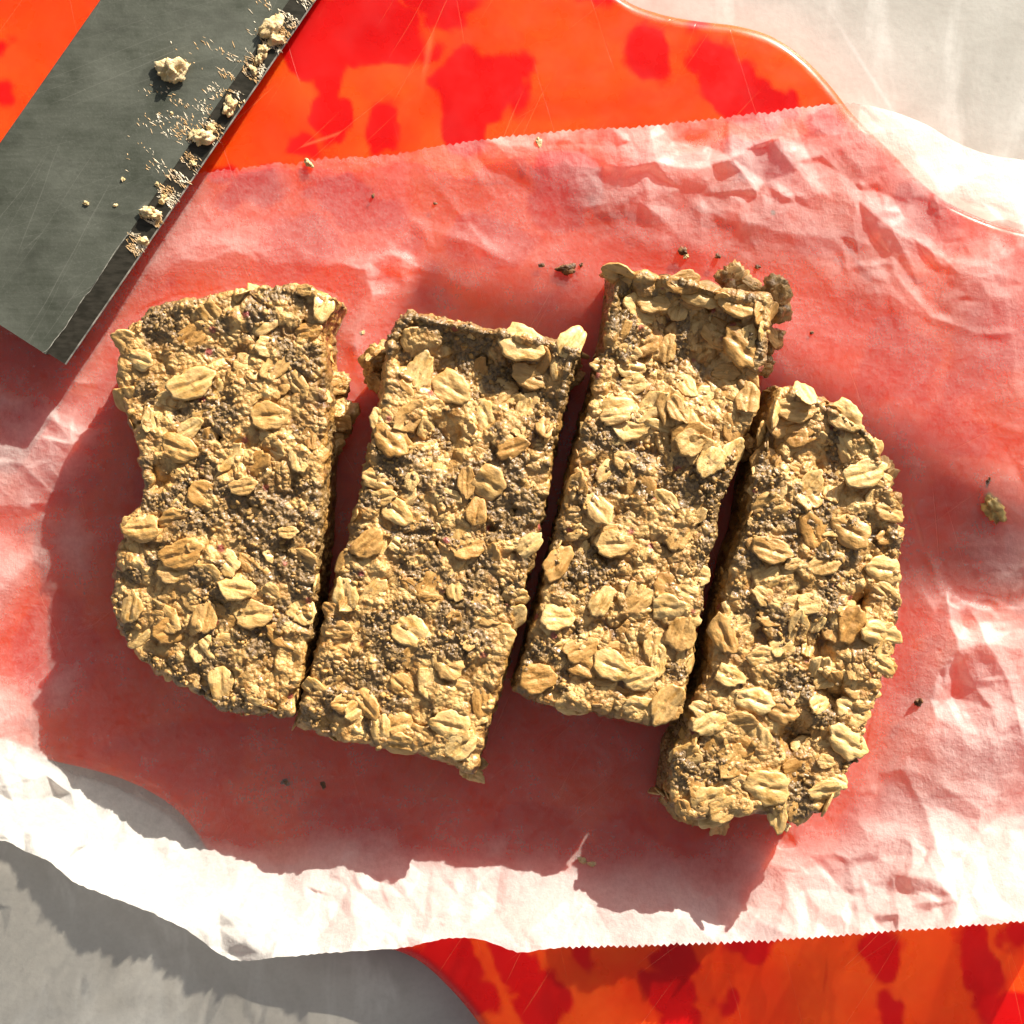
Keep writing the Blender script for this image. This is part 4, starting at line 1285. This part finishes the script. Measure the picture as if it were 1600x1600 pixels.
# ------------------------------------------------------------------ added plant out of view, invented so its leaf shades part of the paper
def build_shade_plant():
    px, py, zl = .48, .33, .20
    root = bpy.data.objects.new('added_shade_plant', None)
    COL.objects.link(root)
    root.location = (px, py, -BOARD_T)
    tag(root, 'added potted rubber plant out of view, a broad leaf placed to shade the paper', 'plant')
    green = mat_simple('leaf_green', (.02, .06, .015), (.05, .12, .03), 60, .35)
    clay = mat_simple('clay_pot', (.38, .17, .09), (.46, .22, .12), 80, .8)
    bark = mat_simple('shade_plant_stem', (.10, .07, .04), (.16, .11, .06), 200, .8)
    bm = bmesh.new()
    prof = [(.0, 0), (.030, 0), (.040, .055), (.043, .055), (.043, .066), (.038, .066), (.037, .056), (0, .056)]
    n = 40
    rings = [[bm.verts.new((r_ * math.cos(2 * math.pi * i / n), r_ * math.sin(2 * math.pi * i / n), z)) for i in range(n)] for r_, z in prof[1:-1]]
    for a, b_ in zip(rings[:-1], rings[1:]):
        for i in range(n):
            bm.faces.new((a[i], a[(i + 1) % n], b_[(i + 1) % n], b_[i]))
    bm.faces.new(rings[0][::-1]); bm.faces.new(rings[-1])
    me = bpy.data.meshes.new('pot'); bm.to_mesh(me); bm.free(); me.materials.append(clay)
    link('pot', me, root)
    def tube(pts, r0, r1, name, mat):
        pts = catmull([list(p) for p in pts], 6, False)
        k = 10
        V = []
        for i, p in enumerate(pts):
            tg = pts[min(i + 1, len(pts) - 1)] - pts[max(i - 1, 0)]
            q = Vector(tg).to_track_quat('Z', 'Y').to_matrix()
            rr = r0 + (r1 - r0) * i / (len(pts) - 1)
            for j in range(k):
                V.append(tuple(Vector(p) + q @ Vector((rr * math.cos(2 * math.pi * j / k), rr * math.sin(2 * math.pi * j / k), 0))))
        F = [(i * k + j, i * k + (j + 1) % k, (i + 1) * k + (j + 1) % k, (i + 1) * k + j) for i in range(len(pts) - 1) for j in range(k)]
        me = mesh_np(name, np.array(V), np.array(F), mat)
        return link(name, me, root)
    tube([(0, 0, .05), (-.006, .003, .10), (.004, .002, .16), (0, .0, .22)], .004, .003, 'stem', bark)
    leafbase = (-.078, .092, zl + BOARD_T)
    tube([(0, 0, .20), (-.045, .045, .218), leafbase], .002, .0015, 'stalk', bark)
    def leaf(b0, direc, Ln, Wd, name='leaf', sag=.01):
        nu, nv = 40, 16
        d_ = np.array(direc); d_ /= np.linalg.norm(d_)
        s_ = np.array([-d_[1], d_[0]])
        V = []
        for i in range(nu + 1):
            f = i / nu
            w = Wd * (math.sin(math.pi * min(f, 1) ** 1.15)) ** .6 * .5 if 0 < f < 1 else .0003
            for j in range(nv + 1):
                g = j / nv * 2 - 1
                V.append((b0[0] + d_[0] * f * Ln + s_[0] * g * w, b0[1] + d_[1] * f * Ln + s_[1] * g * w,
                          b0[2] + .004 * abs(g) - sag * f * f))
        V = np.array(V)
        me = mesh_np(name, V, grid_faces(nu + 1, nv + 1), green)
        o = link(name, me, root)
        sol = o.modifiers.new('thickness', 'SOLIDIFY'); sol.thickness = .0005
        return o
    # direction in world: from the stem towards the left, over the far side of the board
    leaf(leafbase, SHADE_LEAF_DIR, SHADE_LEAF_LEN, SHADE_LEAF_W, sag=.004)
    leaf((.0, .0, .22), (.7, .5), .13, .055, sag=.03)
    leaf((.0, .0, .22), (.2, .9), .12, .05, sag=.03)
SHADE_LEAF_DIR, SHADE_LEAF_LEN, SHADE_LEAF_W = (-1, .33), .163, .041  # leaf shaped and aimed for the shade it throws
build_shade_plant()
